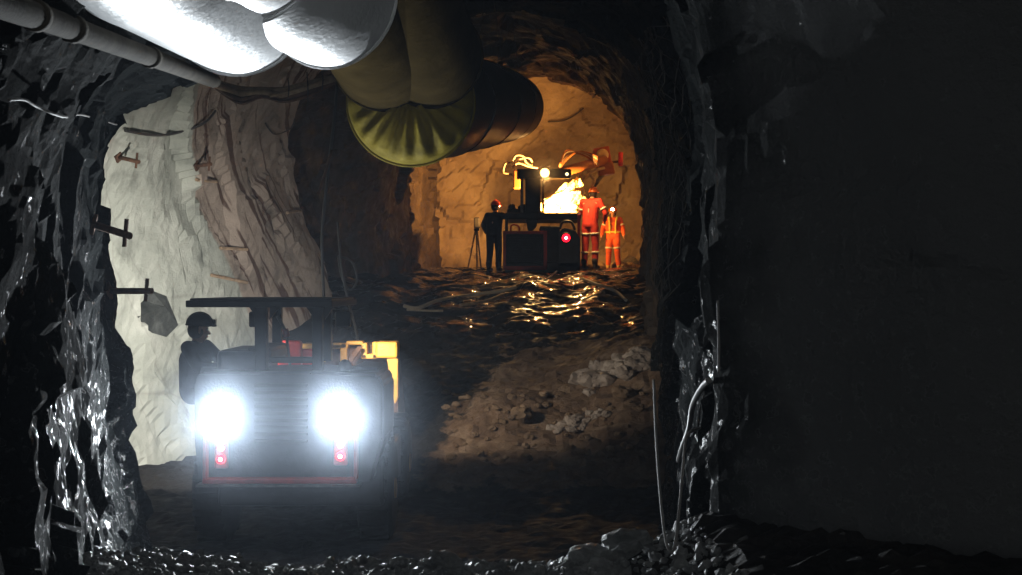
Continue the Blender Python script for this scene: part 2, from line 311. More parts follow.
def rough_face(p):      # long slabs lying along the dip of the pale face
    s_ = (p.x * 0.475 + p.y * 0.88) * 0.872 + p.z * 0.492; a_ = (p.x * 0.475 + p.y * 0.88) * 0.492 - p.z * 0.872
    q = Vector((s_, a_ * 0.33, 0.3)); w = noise.noise_vector(p * 1.1) * 0.10
    return noise.noise(p * 0.5) * 0.2 + facet(q + w, 0.85, 0.15) + facet(q + w * 1.5, 0.30, 0.03) + noise.fractal(p * 2.6, 0.9, 2.0, 4) * 0.035
def grid_mesh(name, rows, mats, pick=None, smooth=False, flip=False):
    nr, nc = len(rows), len(rows[0]); vs = [tuple(v) for r in rows for v in r]
    fs = []
    for i in range(nr - 1):
        for j in range(nc - 1):
            a = i * nc + j; f = (a, a + 1, a + nc + 1, a + nc); fs.append(f[::-1] if flip else f)
    me = bpy.data.meshes.new(name); me.from_pydata(vs, [], fs)
    for m in mats: me.materials.append(m)
    if pick:
        for p in me.polygons: p.material_index = pick(p.center)
    if smooth: me.polygons.foreach_set('use_smooth', [True] * len(me.polygons))
    me.update(); o = bpy.data.objects.new(name, me); COL.objects.link(o); o['kind'] = 'structure'; return o
Ys = []
y = -3.0
while y < 44.6:
    Ys.append(y); y += 0.075 if y < 17 else (0.095 if y < 30 else 0.13)
Ys.append(44.6)
def strip(name, s0, s1, n, mats, pick):
    rows = []
    for Y in Ys:
        r = []
        for k in range(n + 1):
            s = s0 + (s1 - s0) * k / n
            p = on_shell(Y, s); e = 0.02
            t = on_shell(Y, min(s + e, 9)) - on_shell(Y, max(s - e, 0)); nrm = Vector((t.z, 0, -t.x))   # into the tunnel
            if nrm.length > 0: nrm.normalize()
            amp = 0.45 if s0 > 6 and Y < 8.6 else 1.0
            f = max(0.0, min(1.0, (Y - 15.0) / 0.8, (26.0 - Y) / 0.8)) if s < 3.6 and s0 == 0 else 0.0
            r.append(p + nrm * (rough(p) * amp * (1 - f) + (rough_face(p) * f if f else 0.0)))
        rows.append(r)
    return grid_mesh(name, rows, mats, pick)
def jag(c): return noise.noise(c * 0.8) * 0.9
def pick_left(c):
    Y = c.y + jag(c)
    if c.y < 15.2: return 0
    if Y < 25.6: return 1
    return 2
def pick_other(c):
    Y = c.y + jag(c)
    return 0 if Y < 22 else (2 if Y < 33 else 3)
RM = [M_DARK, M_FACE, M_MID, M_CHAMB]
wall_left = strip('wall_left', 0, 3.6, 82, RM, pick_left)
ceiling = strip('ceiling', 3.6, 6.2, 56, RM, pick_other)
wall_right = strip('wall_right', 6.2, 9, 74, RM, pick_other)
rows = []
for j in range(96):
    z = -0.3 + 8.2 * j / 95; r = []
    for i in range(96):
        x = -3.4 + 9.2 * i / 95; p = Vector((x, 44.0, z)); r.append(p + Vector((0, -1, 0)) * (rough(p) * 0.9))
    rows.append(r)
wall_back = grid_mesh('wall_back', rows, [M_CHAMB])

FZ = [(-3, -1.55), (5, -1.62), (8.0, -1.64), (9.0, -1.78), (11, -2.6), (13, -2.66), (16.3, -2.62), (18, -2.15), (20, -1.72), (22, -1.2), (24, -0.68), (26, -0.24), (28, 0.06), (30, 0.25), (33, 0.34), (38, 0.5), (45, 0.62)]
def base_z(Y):
    for (a, A), (b, B) in zip(FZ, FZ[1:]):
        if Y <= b:
            t = (Y - a) / (b - a); t = max(0, min(1, t)); return A + (B - A) * t
    return FZ[-1][1]
def floor_z(x, Y, detail=True):
    z = (base_z(Y - 0.5) + base_z(Y) + base_z(Y + 0.5)) / 3
    z += 0.62 * math.exp(-((x - 2.2) / 1.1) ** 2 - ((Y - 20.6) / 1.9) ** 2)        # muck heap by the right wall
    z += 0.30 * math.exp(-((x + 0.2) / 0.7) ** 2 - ((Y - 19.6) / 1.1) ** 2)
    if 15.5 < Y < 24 and x < -2.3:      # the bay on the left stays low
        f = min(1, (-2.3 - x) / 0.9); g = max(0, min(1, (24 - Y) / 2.5)); z += (min(z, -2.6) - z) * f * g
    if Y < 9.5: z += 0.10 * max(0, min(1, (-1.3 - x) / 0.9)) ** 1.5 + 0.3 * max(0, min(1, (x - 0.55) / 0.6)) ** 1.5
    if detail:
        p = Vector((x, Y, 0))
        z += noise.noise(p * 0.9) * 0.07 + noise.fractal(p * 2.4, 0.9, 2.0, 4) * 0.035
        if 17 < Y < 24: z += facet(p, 0.33, 0.07) + facet(p, 0.12, 0.03)
        elif Y < 10: z += facet(p, 0.16, 0.05) + facet(p, 0.07, 0.03)
        else: z += facet(p, 0.25, 0.03)
        if 24 < Y < 34:      # wheel ruts across the wet ramp
            z += 0.04 * math.sin(x * 5.0 + noise.noise(p * 0.3) * 3) + 0.05 * noise.noise(Vector((x * 1.3, Y * 2.2, 3))) + 0.03 * noise.noise(Vector((x * 2.5, Y * 5.0, 8)))
    return z
rows = []
fy = []
y = -3.0
while y < 45:
    fy.append(y); y += 0.05 if 5 < y < 10 else (0.075 if y < 34 else 0.15)
for Y in fy:
    rows.append([Vector((x, Y, floor_z(x, Y))) for x in ([-6.8 + 0.085 * k for k in range(142)])])
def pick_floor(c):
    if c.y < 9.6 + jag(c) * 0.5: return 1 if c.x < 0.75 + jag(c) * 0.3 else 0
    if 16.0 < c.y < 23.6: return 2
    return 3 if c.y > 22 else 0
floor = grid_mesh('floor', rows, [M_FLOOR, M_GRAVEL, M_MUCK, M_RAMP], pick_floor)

TREES = []
for o in (wall_left, wall_right, ceiling, wall_back, floor):
    me = o.data; TREES.append(BVHTree.FromPolygons([v.co.copy() for v in me.vertices], [tuple(p.vertices) for p in me.polygons]))
def cast(org, d):
    best = None
    for t in TREES:
        h = t.ray_cast(Vector(org), Vector(d).normalized())
        if h[0] is not None and (best is None or h[3] < best[3]): best = h
    return best
def hit(px, py):
    h = cast((0, 0, 0), P(px, py, 1.0)); n = h[1]
    if n.dot(h[0]) > 0: n = -n
    return h[0], n
def up_to_roof(p):
    h = cast(p, (0, 0, 1)); return h[0] if h else Vector(p) + Vector((0, 0, 1.0))
def ground(x, Y):
    h = TREES[4].ray_cast(Vector((x, Y, 6)), Vector((0, 0, -1))); return h[0].z if h[0] else floor_z(x, Y)

exec_parts = []
# ------------------------------------------------------------------ paints and fabrics
M_BLK = mat('black_steel', (0.02, 0.021, 0.024), 0.55, 0.2, 0.4, 8, 0.2)
M_STEEL = mat('grey_steel', (0.16, 0.155, 0.15), 0.5, 0.6, 0.4, 10, 0.2)
M_PIPE = mat('dull_galvanised_pipe', (0.05, 0.043, 0.033), 0.9, 0.0, 0.4, 5, 0.3, 40, 0.08)
M_YEL = mat('yellow_paint', (0.70, 0.36, 0.045), 0.5, 0.0, 0.35, 5, 0.2)
M_RED = mat('red_paint', (0.50, 0.03, 0.025), 0.45, 0.0, 0.35, 6, 0.2)
M_RUB = mat('black_rubber', (0.018, 0.018, 0.02), 0.75, 0.0, 0.3, 20, 0.4, 60)
M_GUN = mat('dark_machine_paint', (0.035, 0.038, 0.045), 0.5, 0.1, 0.4, 6, 0.2)
M_WHT = mat('white_duct_fabric', (0.74, 0.75, 0.76), 0.42, 0.0, 0.12, 3, 0.25, 25)
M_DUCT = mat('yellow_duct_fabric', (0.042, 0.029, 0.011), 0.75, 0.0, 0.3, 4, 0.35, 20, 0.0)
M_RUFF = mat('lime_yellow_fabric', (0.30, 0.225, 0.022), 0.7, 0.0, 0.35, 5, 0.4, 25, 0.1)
M_BDUCT = mat('black_duct_plastic', (0.012, 0.009, 0.007), 0.42, 0.0, 0.4, 4, 0.3, 15, 0.3)
M_HOSE = mat('pale_hose', (0.46, 0.38, 0.28), 0.5, 0.0, 0.3, 6)
M_CABLE = mat('dark_cable', (0.05, 0.047, 0.045), 0.5, 0.0, 0.3, 6)
M_GCABLE = mat('grey_cable', (0.20, 0.19, 0.18), 0.6, 0.0, 0.3, 6, 0, 40, 0.15)
M_RUST = mat('rusty_steel', (0.13, 0.065, 0.035), 0.75, 0.3, 0.5, 14, 0.4)
M_WOOD = mat('splintered_timber', (0.38, 0.27, 0.17), 0.8, 0.0, 0.4, 12, 0.4)
M_SKIN = mat('skin', (0.45, 0.25, 0.17), 0.55, 0.0, 0.15, 10)
M_HAIR = mat('dark_hair', (0.03, 0.02, 0.015), 0.7)
M_NAVY = mat('navy_coverall', (0.016, 0.018, 0.028), 0.85, 0.0, 0.3, 12, 0.4)
M_CRED = mat('red_coverall', (0.50, 0.03, 0.014), 0.8, 0.0, 0.25, 10, 0.4)
M_CORG = mat('orange_coverall', (0.62, 0.10, 0.018), 0.8, 0.0, 0.25, 10, 0.4)
M_BAND = mat('silver_reflective_tape', (0.75, 0.72, 0.62), 0.35, 0.0, 0.1, 20)
M_LIME = mat('yellow_vest_tape', (0.78, 0.68, 0.12), 0.45, 0.0, 0.15, 20)
M_BOOTY = mat('tan_rubber_boot', (0.50, 0.34, 0.12), 0.6, 0.0, 0.3, 10)
M_HRED = mat('red_helmet_shell', (0.60, 0.04, 0.03), 0.3, 0.0, 0.1, 10)
M_HORG = mat('orange_helmet_shell', (0.75, 0.17, 0.02), 0.3, 0.0, 0.1, 10)
M_SHEET = mat('pale_crumpled_sheet', (0.80, 0.68, 0.42), 0.5, 0.0, 0.15, 6, 0.5, 12)
E_WHITE = emit('white_lamp_glow', (0.92, 0.97, 1.0), 60)
E_RED = emit('red_lamp_glow', (1.0, 0.006, 0.02), 4)
E_PINK = emit('pink_lamp_glow', (1.0, 0.42, 0.45), 5)
E_WARM = emit('warm_lamp_glow', (1.0, 0.62, 0.20), 5)
E_CAP = emit('cap_lamp_glow', (1.0, 0.85, 0.55), 40)

# ------------------------------------------------------------------ ventilation ducts
def fabric_tube(name, path, radii, m, parent, seg=56, fold=0.0, wr=0.008, open_ends=True):
    """thick fabric tube through the given centres, wrinkled; fold adds pleats lengthwise"""
    n = 10; pts = smooth_path(path, n); rr = []
    for i in range(len(radii) - 1):
        for k in range(n): rr.append(radii[i] + (radii[i + 1] - radii[i]) * (k / n))
    rr.append(radii[-1])
    bm = bmesh.new(); rings = []; pu = None
    for i, p in enumerate(pts):
        d = (pts[min(i + 1, len(pts) - 1)] - pts[max(i - 1, 0)]).normalized()
        if pu is None: u, w = frame_of(d)
        else: u = (pu - d * pu.dot(d)).normalized(); w = d.cross(u)
        pu = u; ring = []
        for k in range(seg):
            a = 2 * math.pi * k / seg; e = u * math.cos(a) + w * math.sin(a); q = p + e * rr[i]
            ring.append(bm.verts.new(q + e * (noise.noise(q * 3.2) * wr + noise.noise(Vector((a * 6, i * 0.12, 3))) * wr * 0.6 + fold * math.sin(a * 9))))
        rings.append(ring)
    for A, B in zip(rings, rings[1:]):
        for k in range(seg):
            f = bm.faces.new((A[k], A[(k + 1) % seg], B[(k + 1) % seg], B[k])); f.smooth = True
    bmesh.ops.recalc_face_normals(bm, faces=bm.faces[:])
    bmesh.ops.solidify(bm, geom=bm.faces[:], thickness=0.012)
    b = MB(); b.bm.free(); b.bm = bm
    return b.build(name, m, parent)
def hanger(parent, c, r):
    """strap round the duct and up to the roof"""
    c = Vector(c); top = up_to_roof(c + Vector((0, 0, r + 0.01)))
    for dx in (-0.35 * r, 0.35 * r):
        MB().tube([c + Vector((dx, 0, r * 0.9)), Vector((c.x + dx * 0.3, c.y, top.z + 0.05))], 0.006, 6).build('hanger_strap', M_CABLE, parent)
def hoop(parent, c, d, r, m, name='end_hoop', t=0.014):
    u, w = frame_of(Vector(d)); pts = [Vector(c) + (u * math.cos(a) + w * math.sin(a)) * r for a in [2 * math.pi * k / 48 for k in range(48)]]
    return MB().tube(pts, t, 6, closed=True).build(name, m, parent)
def duct(cpx, m, label, radii, straps=(0.2, 0.85), bulge=True, hoops=True):
    path = [c if isinstance(c, Vector) else P(*c) for c in cpx]
    t = thing('ventilation_duct', path[-1], label, 'air duct')
    fabric_tube('duct_sleeve', path, radii, m, t)
    if hoops: hoop(t, path[-1], path[-1] - path[-2], radii[-1] + 0.004, m)
    sp = smooth_path(path, 10)
    for f in straps:
        i = int(f * (len(sp) - 1)); hanger(t, sp[i], radii[0])
    return t
duct([Vector((-1.45, 1.5, 1.72)), (95, -100, 6.3), (170, -42, 7.6), (237, 3, 9.0)], M_WHT, 'white fabric ventilation duct at the far left, beside the steel pipe', [0.43, 0.43, 0.45, 0.455], (0.3, 0.6, 0.95))
duct([(150, -118, 6.6), (205, -78, 7.4), (256, -48, 8.1)], M_WHT, 'short white fabric duct sleeve overlapping the middle of the white ducts', [0.44, 0.43, 0.36], (0.5,))
duct([(252, -50, 8.25), (292, -24, 8.7), (331, -2, 9.25)], M_WHT, 'white fabric ventilation duct ending against the dim yellow ducts', [0.455, 0.46, 0.46], (0.3, 0.9))
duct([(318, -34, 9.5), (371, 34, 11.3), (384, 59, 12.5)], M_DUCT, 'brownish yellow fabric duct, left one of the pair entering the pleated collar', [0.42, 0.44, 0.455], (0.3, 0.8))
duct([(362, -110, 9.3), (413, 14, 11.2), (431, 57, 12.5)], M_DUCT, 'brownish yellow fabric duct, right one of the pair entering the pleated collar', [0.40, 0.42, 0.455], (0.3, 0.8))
def collar():
    c0 = P(410, 92, 12.45); c1 = P(411, 103, 12.95)
    t = thing('pleated_duct_collar', c1, 'lime yellow pleated fabric collar gathering two ducts into one', 'air duct')
    bm = bmesh.new(); seg = 160; rings = []
    prof = [(0.0, 0.16), (0.12, 0.30), (0.26, 0.42), (0.40, 0.51), (0.55, 0.565), (0.75, 0.578), (1.0, 0.578)]
    d = (c1 - c0); u, w = frame_of(d)
    for f, r in prof:
        ring = []
        for k in range(seg):
            a = 2 * math.pi * k / seg
            pl = noise.noise(Vector((math.cos(a) * 5.5, math.sin(a) * 5.5, 1.0))) * 0.6 + math.sin(a * 21 + 2 * math.sin(a * 3)) * 0.5
            depth = 0.055 * max(0.0, 1 - max(0, f - 0.3) * 1.6) * pl
            e = u * math.cos(a) + w * math.sin(a)
            ring.append(bm.verts.new(c0 + d * f + e * r - d.normalized() * depth))
        rings.append(ring)
    for A, B in zip(rings, rings[1:]):
        for k in range(seg):
            f = bm.faces.new((A[k], A[(k + 1) % seg], B[(k + 1) % seg], B[k])); f.smooth = True
    bm.faces.new(rings[0][::-1])
    bmesh.ops.recalc_face_normals(bm, faces=bm.faces[:])
    b = MB(); b.bm.free(); b.bm = bm; b.build('pleated_fabric', M_RUFF, t)
    hoop(t, c1, d, 0.585, M_RUFF, 'rim_hoop', 0.016); hanger(t, c1, 0.57)
collar()
pth = [P(411, 103, 12.97), P(462, 104, 16.5), P(494, 105, 20.5), P(511, 107, 24.8)]
t = thing('ventilation_duct', pth[-1], 'black ribbed ventilation duct running from the collar towards the face', 'air duct')
fabric_tube('duct_sleeve', pth, [0.565, 0.565, 0.57, 0.57], M_BDUCT, t, 48, 0.0, 0.02)
sp = smooth_path(pth, 10)
for i in range(6, len(sp), 8): hoop(t, sp[i], sp[min(i + 1, len(sp) - 1)] - sp[i - 1], 0.566, M_BDUCT, 'spiral_rib', 0.014)
for i in (8, 18, 27): hanger(t, sp[i], 0.57)

# ------------------------------------------------------------------ pipe, cables along the walls
pp = [Vector((-1.7, 1.2, 0.75)), P(-30, -8, 5.0), P(60, 24, 6.5), P(150, 57, 8.8), P(214, 81, 11.8)]
t = thing('steel_pipe', pp[-1], 'long dull steel pipe running along the upper left wall', 'pipe')
MB().tube(smooth_path(pp, 8), [0.058] * 33, 16).build('pipe_run', M_PIPE, t)
sp = smooth_path(pp, 8)
for i in (13, 17, 24):
    d = (sp[i + 1] - sp[i - 1]).normalized(); MB().cyl(sp[i] - d * 0.05, sp[i] + d * 0.05, 0.07, None, 16).build('coupling', M_PIPE, t)
for i in (4, 12, 20, 28):
    top = up_to_roof(sp[i] + Vector((0, 0, 0.06))); MB().tube([sp[i] + Vector((0, 0, .05)), top + Vector((0, 0, .05))], 0.006, 6).build('hanger_rod', M_CABLE, t)
def cable(pxs, r, m, label, name='hanging_cable', cat='cable', seg=7, group=None):
    path = smooth_path([q if isinstance(q, Vector) else P(*q) for q in pxs], 8)
    b = MB().tube(path, r, seg); o = b.build(name, m); return props(o, label, cat, group)
def wall_pt(px, py, off=0.05):
    h, n = hit(px, py); return h + n * off
cable([(wall_pt(x, y_, .06)) for x, y_ in ((-4, 94), (12, 95), (26, 104), (55, 113), (80, 114), (110, 122))], 0.007, M_GCABLE, 'thin pale wire slung across the dark upper left wall')
cable([(wall_pt(x, y_, .08)) for x, y_ in ((122, 128), (145, 134), (172, 134), (198, 122), (212, 108))], 0.022, M_CABLE, 'dark cable drooping across the top of the pale rock face')
for (x0, x1, y0, y1, lb) in ((262, 292, 122, 95, 'short dark wire curling on the upper brown rock'),):
    cable([(wall_pt(x, yy, .06)) for x, yy in ((x0, y0), (272, 133), (288, 128), (x1, y1 + 22))], 0.012, M_CABLE, lb)
t = thing('line_bundle', P(275, 92, 17.6), 'rusty brown bundle of lines strung under the white ducts', 'line bundle')
for k, (dy, r) in enumerate(((0, .05), (4, .035), (-5, .03), (8, .022), (1, .025))):
    MB().tube(smooth_path([P(216, 84 + dy * .5, 17.4 + k * .05), P(240, 93 + dy + k % 2 * 2, 17.6), P(262, 92 + dy * .6, 17.5), P(283, 95 + dy * .8 - k % 3, 17.6), P(306, 88 + dy, 17.5), P(338, 78 + dy * .4, 17.6)], 8), r, 7).build('line', M_WOOD if k % 2 == 0 else M_RUST, t)
cable([(270, 96, 17.3), (300, 89, 17.2), (324, 80, 17.2)], 0.02, M_WOOD, 'thin brown stick lodged on the rusty bundle', 'stick', 'stick')
# dark slab in the pale face
pl = []
for x, yy in ((150, 290), (166, 296), (178, 325), (166, 337), (152, 333), (137, 317), (143, 301)):
    h, n = hit(x, yy); pl.append((h, n))
nn = sum((n for h, n in pl), Vector()).normalized(); cc = sum((h for h, n in pl), Vector()) / len(pl)
bm = bmesh.new(); A = [bm.verts.new(h + nn * .01) for h, n in pl]; B = [bm.verts.new(h - nn * .25) for h, n in pl]; C = bm.verts.new(cc + nn * .04 + Vector((.1, 0, .12)))
bm.faces.new(B[::-1])
for i in range(len(A)):
    k = (i + 1) % len(A); bm.faces.new((A[i], A[k], C)); bm.faces.new((A[i], B[i], B[k], A[k]))
b = MB(); b.bm.free(); b.bm = bm
props(b.build('rock_slab', M_SLAB), 'dark grey angular rock slab set in the lower left of the pale face', 'rock')
for i, (x, y0, y1) in enumerate(((288, 78, 98), (307, 72, 112), (322, 70, 90), (336, 72, 104))):
    cable([(x, y0, 13.3), (x + 1, (y0 + y1) / 2, 13.3), (x, y1, 13.3)], 0.006, M_CABLE, 'short dark tie wire hanging below the white ducts', 'tie_wire', 'wire', 5, 'tie wires under the ducts')
cable([(338, 72, 17.5), (334, 120, 17.5), (326, 190, 17.6), (322, 240, 17.7), (324, 300, 17.9)], 0.02, M_CABLE, 'long dark cable hanging beside the brown edge of the rock face')
cable([(332, 150, 17.4), (320, 190, 17.4), (318, 192, 17.4)], 0.02, M_RUST, 'brown frayed strap hanging beside the long dark cable', 'strap', 'strap')
cable([(338, 222, 19), (341, 262, 19), (348, 300, 19), (356, 330, 19), (358, 345, 18.7)], 0.018, M_CABLE, 'dark hose hanging down to the loader front')
cable([(338, 256, 19.3), (352, 262, 19.3), (357, 280, 19.3), (350, 290, 19.3), (342, 278, 19.3), (338, 256, 19.2)], 0.015, M_CABLE, 'coiled dark hose loop beside the hose hanging to the loader')
# far arc cable on the chamber face
cable([(wall_pt(x, yy, .10)) for x, yy in ((548, 123), (565, 121), (580, 112), (592, 98), (596, 90))], 0.02, M_CABLE, 'dark cable looping across the orange lit end face')
# right wall cables
RC = [wall_pt(648, 330, .2), P(654, 380, 8.2), P(657, 450, 7.9), P(664, 530, 7.6), P(671, 552, 7.5), P(676, 538, 7.5), P(682, 480, 7.5), P(685, 445, 7.5), P(690, 432, 7.6), P(700, 428, 8.0)]
cable(RC[1:], 0.008, M_GCABLE, 'grey cable hanging in a long narrow loop from the right wall')
cable([(wall_pt(x, yy, .05)) for x, yy in ((686, 452), (682, 462), (688, 450), (696, 430), (700, 405), (708, 392), (716, 380))], 0.02, M_CABLE, 'bunched black cable draped on the right wall above the loop')
cable([(wall_pt(x, yy, .04)) for x, yy in ((722, 300), (723, 340), (724, 372))], 0.008, M_GCABLE, 'thin pale wire hanging straight on the right wall')

# rock bolts with plates in the pale face, a timber wedge or two
def bolt(px, py, px2, py2, label, m=M_RUST, r=0.03):
    h, n = hit(px, py); e = P(px2, py2, h.y - 0.25); 
    t = thing('rock_bolt', h, label, 'rock bolt', 'rock bolts in the pale face')
    d = (e - h).normalized(); MB().tube([h - d * 0.15, e], r, 8).build('bar', m, t)
    u, w = frame_of(n); b = MB()
    b.tube([h + n * 0.0, h + n * 0.03], 0.085, 4).build('plate', M_RUST, t)
    q = h + (e - h) * 0.85
    MB().tube([q - Vector((0.0, 0, .10)), q + Vector((.02, 0, .12))], 0.018, 6).build('cross_pin', m, t)
bolt(118, 157, 139, 162, 'rusty rock bolt sticking out near the top left of the pale face')
bolt(92, 224, 130, 236, 'dark rock bolt with a cross pin at the left edge of the pale face')
bolt(108, 291, 152, 291, 'dark horizontal rock bolt low on the left of the pale face')
bolt(196, 166, 211, 164, 'short rusty bolt on the dark seam of the rock face')
def wedge(px, py, px2, py2, label):
    a, n = hit(px, py); b_, n2 = hit(px2, py2)
    o = MB().tube([a + n * 0.05, b_ + n * 0.09], 0.028, 6).build('timber_stick', M_WOOD); props(o, label, 'stick', 'timber sticks on the rock face')
wedge(196, 180, 216, 182, 'pale timber stick in the seam, upper one of three on the rock face')
wedge(218, 249, 243, 251, 'pale timber stick above the canopy, lowest on the brown rock')
wedge(209, 276, 243, 284, 'long pale timber stick just above the loader canopy roof')
wedge(285, 214, 297, 213, 'short pale timber stub near the right edge of the rock face')

# wire mesh pinned to the right wall
def wire_mesh(name, Y0, Y1, s0, s1, step, label):
    b = MB(); nl = int((Y1 - Y0) / step)
    def pt(Y, s):
        p = on_shell(Y, s); t = on_shell(Y, min(s + .02, 9)) - on_shell(Y, s - .02); n = Vector((t.z, 0, -t.x)).normalized(); return p + n * (0.10 + rough(p) * 0.8)
    k = step
    hgt = int((s1 - s0) / 0.06)
    for i in range(-hgt // 3, nl):
        for sg in (1, -1):
            pts = []
            for j in range(hgt):
                s = s0 + (s1 - s0) * j / hgt; Y = Y0 + i * k + (j if sg > 0 else hgt - j) * k * 0.33
                if Y0 <= Y <= Y1: pts.append(pt(Y, s))
            if len(pts) > 2: b.tube(pts, 0.006, 4)
    o = b.build(name, M_CABLE); props(o, label, 'wire mesh')
wire_mesh('wire_mesh', 13, 27, 6.3, 8.0, 0.42, 'diamond wire mesh pinned over the right wall and shoulder')
#wire_mesh('wire_mesh', 6.5, 11.5, 1.2, 2.8, 0.30, 'diamond wire mesh pinned over the dark upper left wall')

# ------------------------------------------------------------------ loader in the foreground
LX = P(282, 545, 14.0); LZ = ground(-2.2, 14.8)
ld = thing('underground_loader', (-2.2, 15.0, LZ), 'low underground loader seen from behind with two blazing white lamps and a canopy', 'loader')
def Q(px, py, Y=14.0): return P(px, py, Y)
def qx(px, Y=14.0): return (px - 511) / F * Y
def qz(py, Y=14.0): return (287.5 - py) / F * Y
# chassis and hood
b = MB()
b.prism([(qx(198), qz(482)), (qx(372), qz(482)), (qx(384), qz(440)), (qx(384), qz(384)), (qx(378), qz(374)), (qx(310), qz(371)), (qx(200), qz(372)), (qx(194), qz(382)), (qx(194), qz(440))], 1, 14.0, 15.2, 0.03)
b.build('engine_hood', M_GUN, ld)
b = MB(); b.box((-3.0, 14.3, LZ + .45), (-1.3, 17.4, LZ + .95), .04); b.build('chassis', M_BLK, ld)
g = MB()
for i in range(9):
    z = qz(385 + i * 7); g.box((qx(255), 13.965, z - .015), (qx(308), 14.0, z + .015), .005)
g.build('radiator_grille', M_BLK, ld)
bp = MB(); bp.box((qx(205), 13.86, qz(482)), (qx(358), 14.02, qz(477)), .012)
bumper = bp.build('rear_bumper', M_RED, ld, 'red rear bumper')
MB().box((qx(200), 13.80, qz(484.5)), (qx(362), 14.0, qz(482)), .006).build('bumper_sill', M_STEEL, bumper)
for x in (207, 357):
    MB().box((qx(x - 2), 13.88, qz(478)), (qx(x + 2), 14.0, qz(428)), .008).build('bumper_post', M_RED, bumper)
for px in (220, 341):
    c = Q(px, 420, 14.0)
    h = MB().lathe(c, (0, -1, 0), [(-.02, .05), (0.0, .095), (.10, .105), (.12, .10)], 24).build('work_lamp', M_BLK, ld)
    MB().lathe(c + Vector((0, -.115, 0)), (0, -1, 0), [(0, .088), (.012, .08), (.02, .04)], 24).build('lens', E_WHITE, h, 'glaring white lamp lens')
for px, py in ((222, 455), (341, 452)):
    c = Q(px, py, 14.0)
    h = MB().box(c + Vector((-.07, -.05, -.13)), c + Vector((.07, .0, .13)), .02).build('tail_lamp', M_RED, ld)
    MB().lathe(c + Vector((0, -.05, -.035)), (0, -1, 0), [(0, .048), (.02, .044), (.03, .02)], 16).build('red_lens', E_RED, h, 'glowing red tail lamp lens')
    MB().lathe(c + Vector((0, -.078, -.035)), (0, -1, 0), [(0, .024), (.006, .015)], 12).build('bulb', E_PINK, h)
    MB().lathe(c + Vector((0, -.05, .075)), (0, -1, 0), [(0, .034), (.015, .03), (.02, .012)], 16).build('upper_red_lens', E_PINK, h, 'glowing pink lamp lens')
# wheels
def wheel(x, Y, side):
    w = MB(); r = 0.58; wd = 0.36; cz = LZ + r - 0.03
    w.lathe((x - wd / 2, Y, cz), (1, 0, 0), [(0, r * .55), (.0, r * .8), (.05, r * .96), (.10, r), (wd - .10, r), (wd - .05, r * .96), (wd, r * .8), (wd, r * .55)], 36)
    for k in range(20):
        a = 2 * math.pi * k / 20; R = Matrix.Rotation(a, 3, 'X'); c = Vector((x, Y, cz)) + R @ Vector((0, 0, r + .005))
        w.box(c - Vector((wd * .42, .03, .025)), c + Vector((wd * .42, .03, .025)), 0.006, R)
    o = w.build('wheel', M_RUB, ld)
    MB().lathe((x + side * wd * .3, Y, cz), (side, 0, 0), [(0, r * .54), (.03, r * .5), (.05, r * .2), (.09, r * .18)], 20).build('hub', M_YEL, o)
for x, sd in ((-3.12, -1), (-1.28, 1)):
    wheel(x - .14 * (sd > 0), 14.95, sd); wheel(x - .14 * (sd > 0), 17.1, sd)
for x0, x1 in ((190, 214), (346, 373)):
    f = MB(); f.prism([(14.2, qz(440)), (14.3, qz(385)), (14.5, qz(370)), (15.6, qz(370)), (15.8, qz(385)), (15.75, qz(400)), (15.5, qz(382)), (14.6, qz(384)), (14.4, qz(440))], 0, qx(x0), qx(x1), .01); f.build('fender', M_GUN, ld)
# canopy
b = MB(); b.box((qx(183), 14.1, qz(307.5)), (qx(331), 16.35, qz(300.5)), .012); b.box((qx(185), 14.2, qz(301)), (qx(329), 16.25, qz(298.5)), .01)
can = b.build('canopy_roof', M_BLK, ld)
def post(px0, px1, Y0, Y1, bot, name='canopy_post'):
    pb = MB(); pb.box((qx(px0, Y0), Y0, qz(bot)), (qx(px1, Y0), Y1, qz(304)), .008)
    return pb.build(name, M_BLK, ld)
post(254.5, 266, 14.15, 14.3, 372); post(312, 322, 14.15, 14.3, 372)
post(272, 281, 16.0, 16.12, 372); post(323, 331, 16.0, 16.15, 372)
for xa, xb in ((245, 254.5), (276, 266), (303, 312), (331, 322)):
    MB().prism([(qx(xa), qz(307)), (qx(xb), qz(307)), (qx(xb), qz(320))], 1, 14.2, 14.26, 0).build('gusset', M_BLK, ld)
MB().box((qx(266), 14.16, qz(364)), (qx(312), 14.28, qz(358)), .008).build('window_rail', M_BLK, ld)
for x in (-2.95, -1.95):
    h = MB().box((x - .09, 16.22, -.46), (x + .09, 16.36, -.28), .02).build('forward_lamp', M_BLK, ld)
    MB().lathe((x, 16.36, -.37), (0, 1, 0), [(0, .07), (.012, .06)], 16).build('lens', E_WHITE, h)
# seat, console and the lever seen through the window
b = MB(); b.box((qx(208), 14.4, qz(410)), (qx(252), 15.6, qz(352)), .05); b.box((qx(236), 14.5, qz(366)), (qx(262), 15.7, qz(349)), .05); b.build('operator_console', M_GUN, ld)
b = MB(); b.box((qx(186), 14.55, qz(420)), (qx(214), 15.3, qz(398)), .05); b.build('seat', M_BLK, ld)
lv = MB().tube(smooth_path([Q(277, 316, 15.2), Q(283, 326, 15.2), Q(286, 334, 15.2), Q(288, 348, 15.2), Q(290, 366, 15.2)], 6), 0.016, 8).build('control_hose', M_GCABLE, ld)
MB().cyl(Q(285, 329, 15.2), Q(287, 337, 15.2), 0.035, None, 10).build('coupling', M_RED, lv, 'red hose coupling')
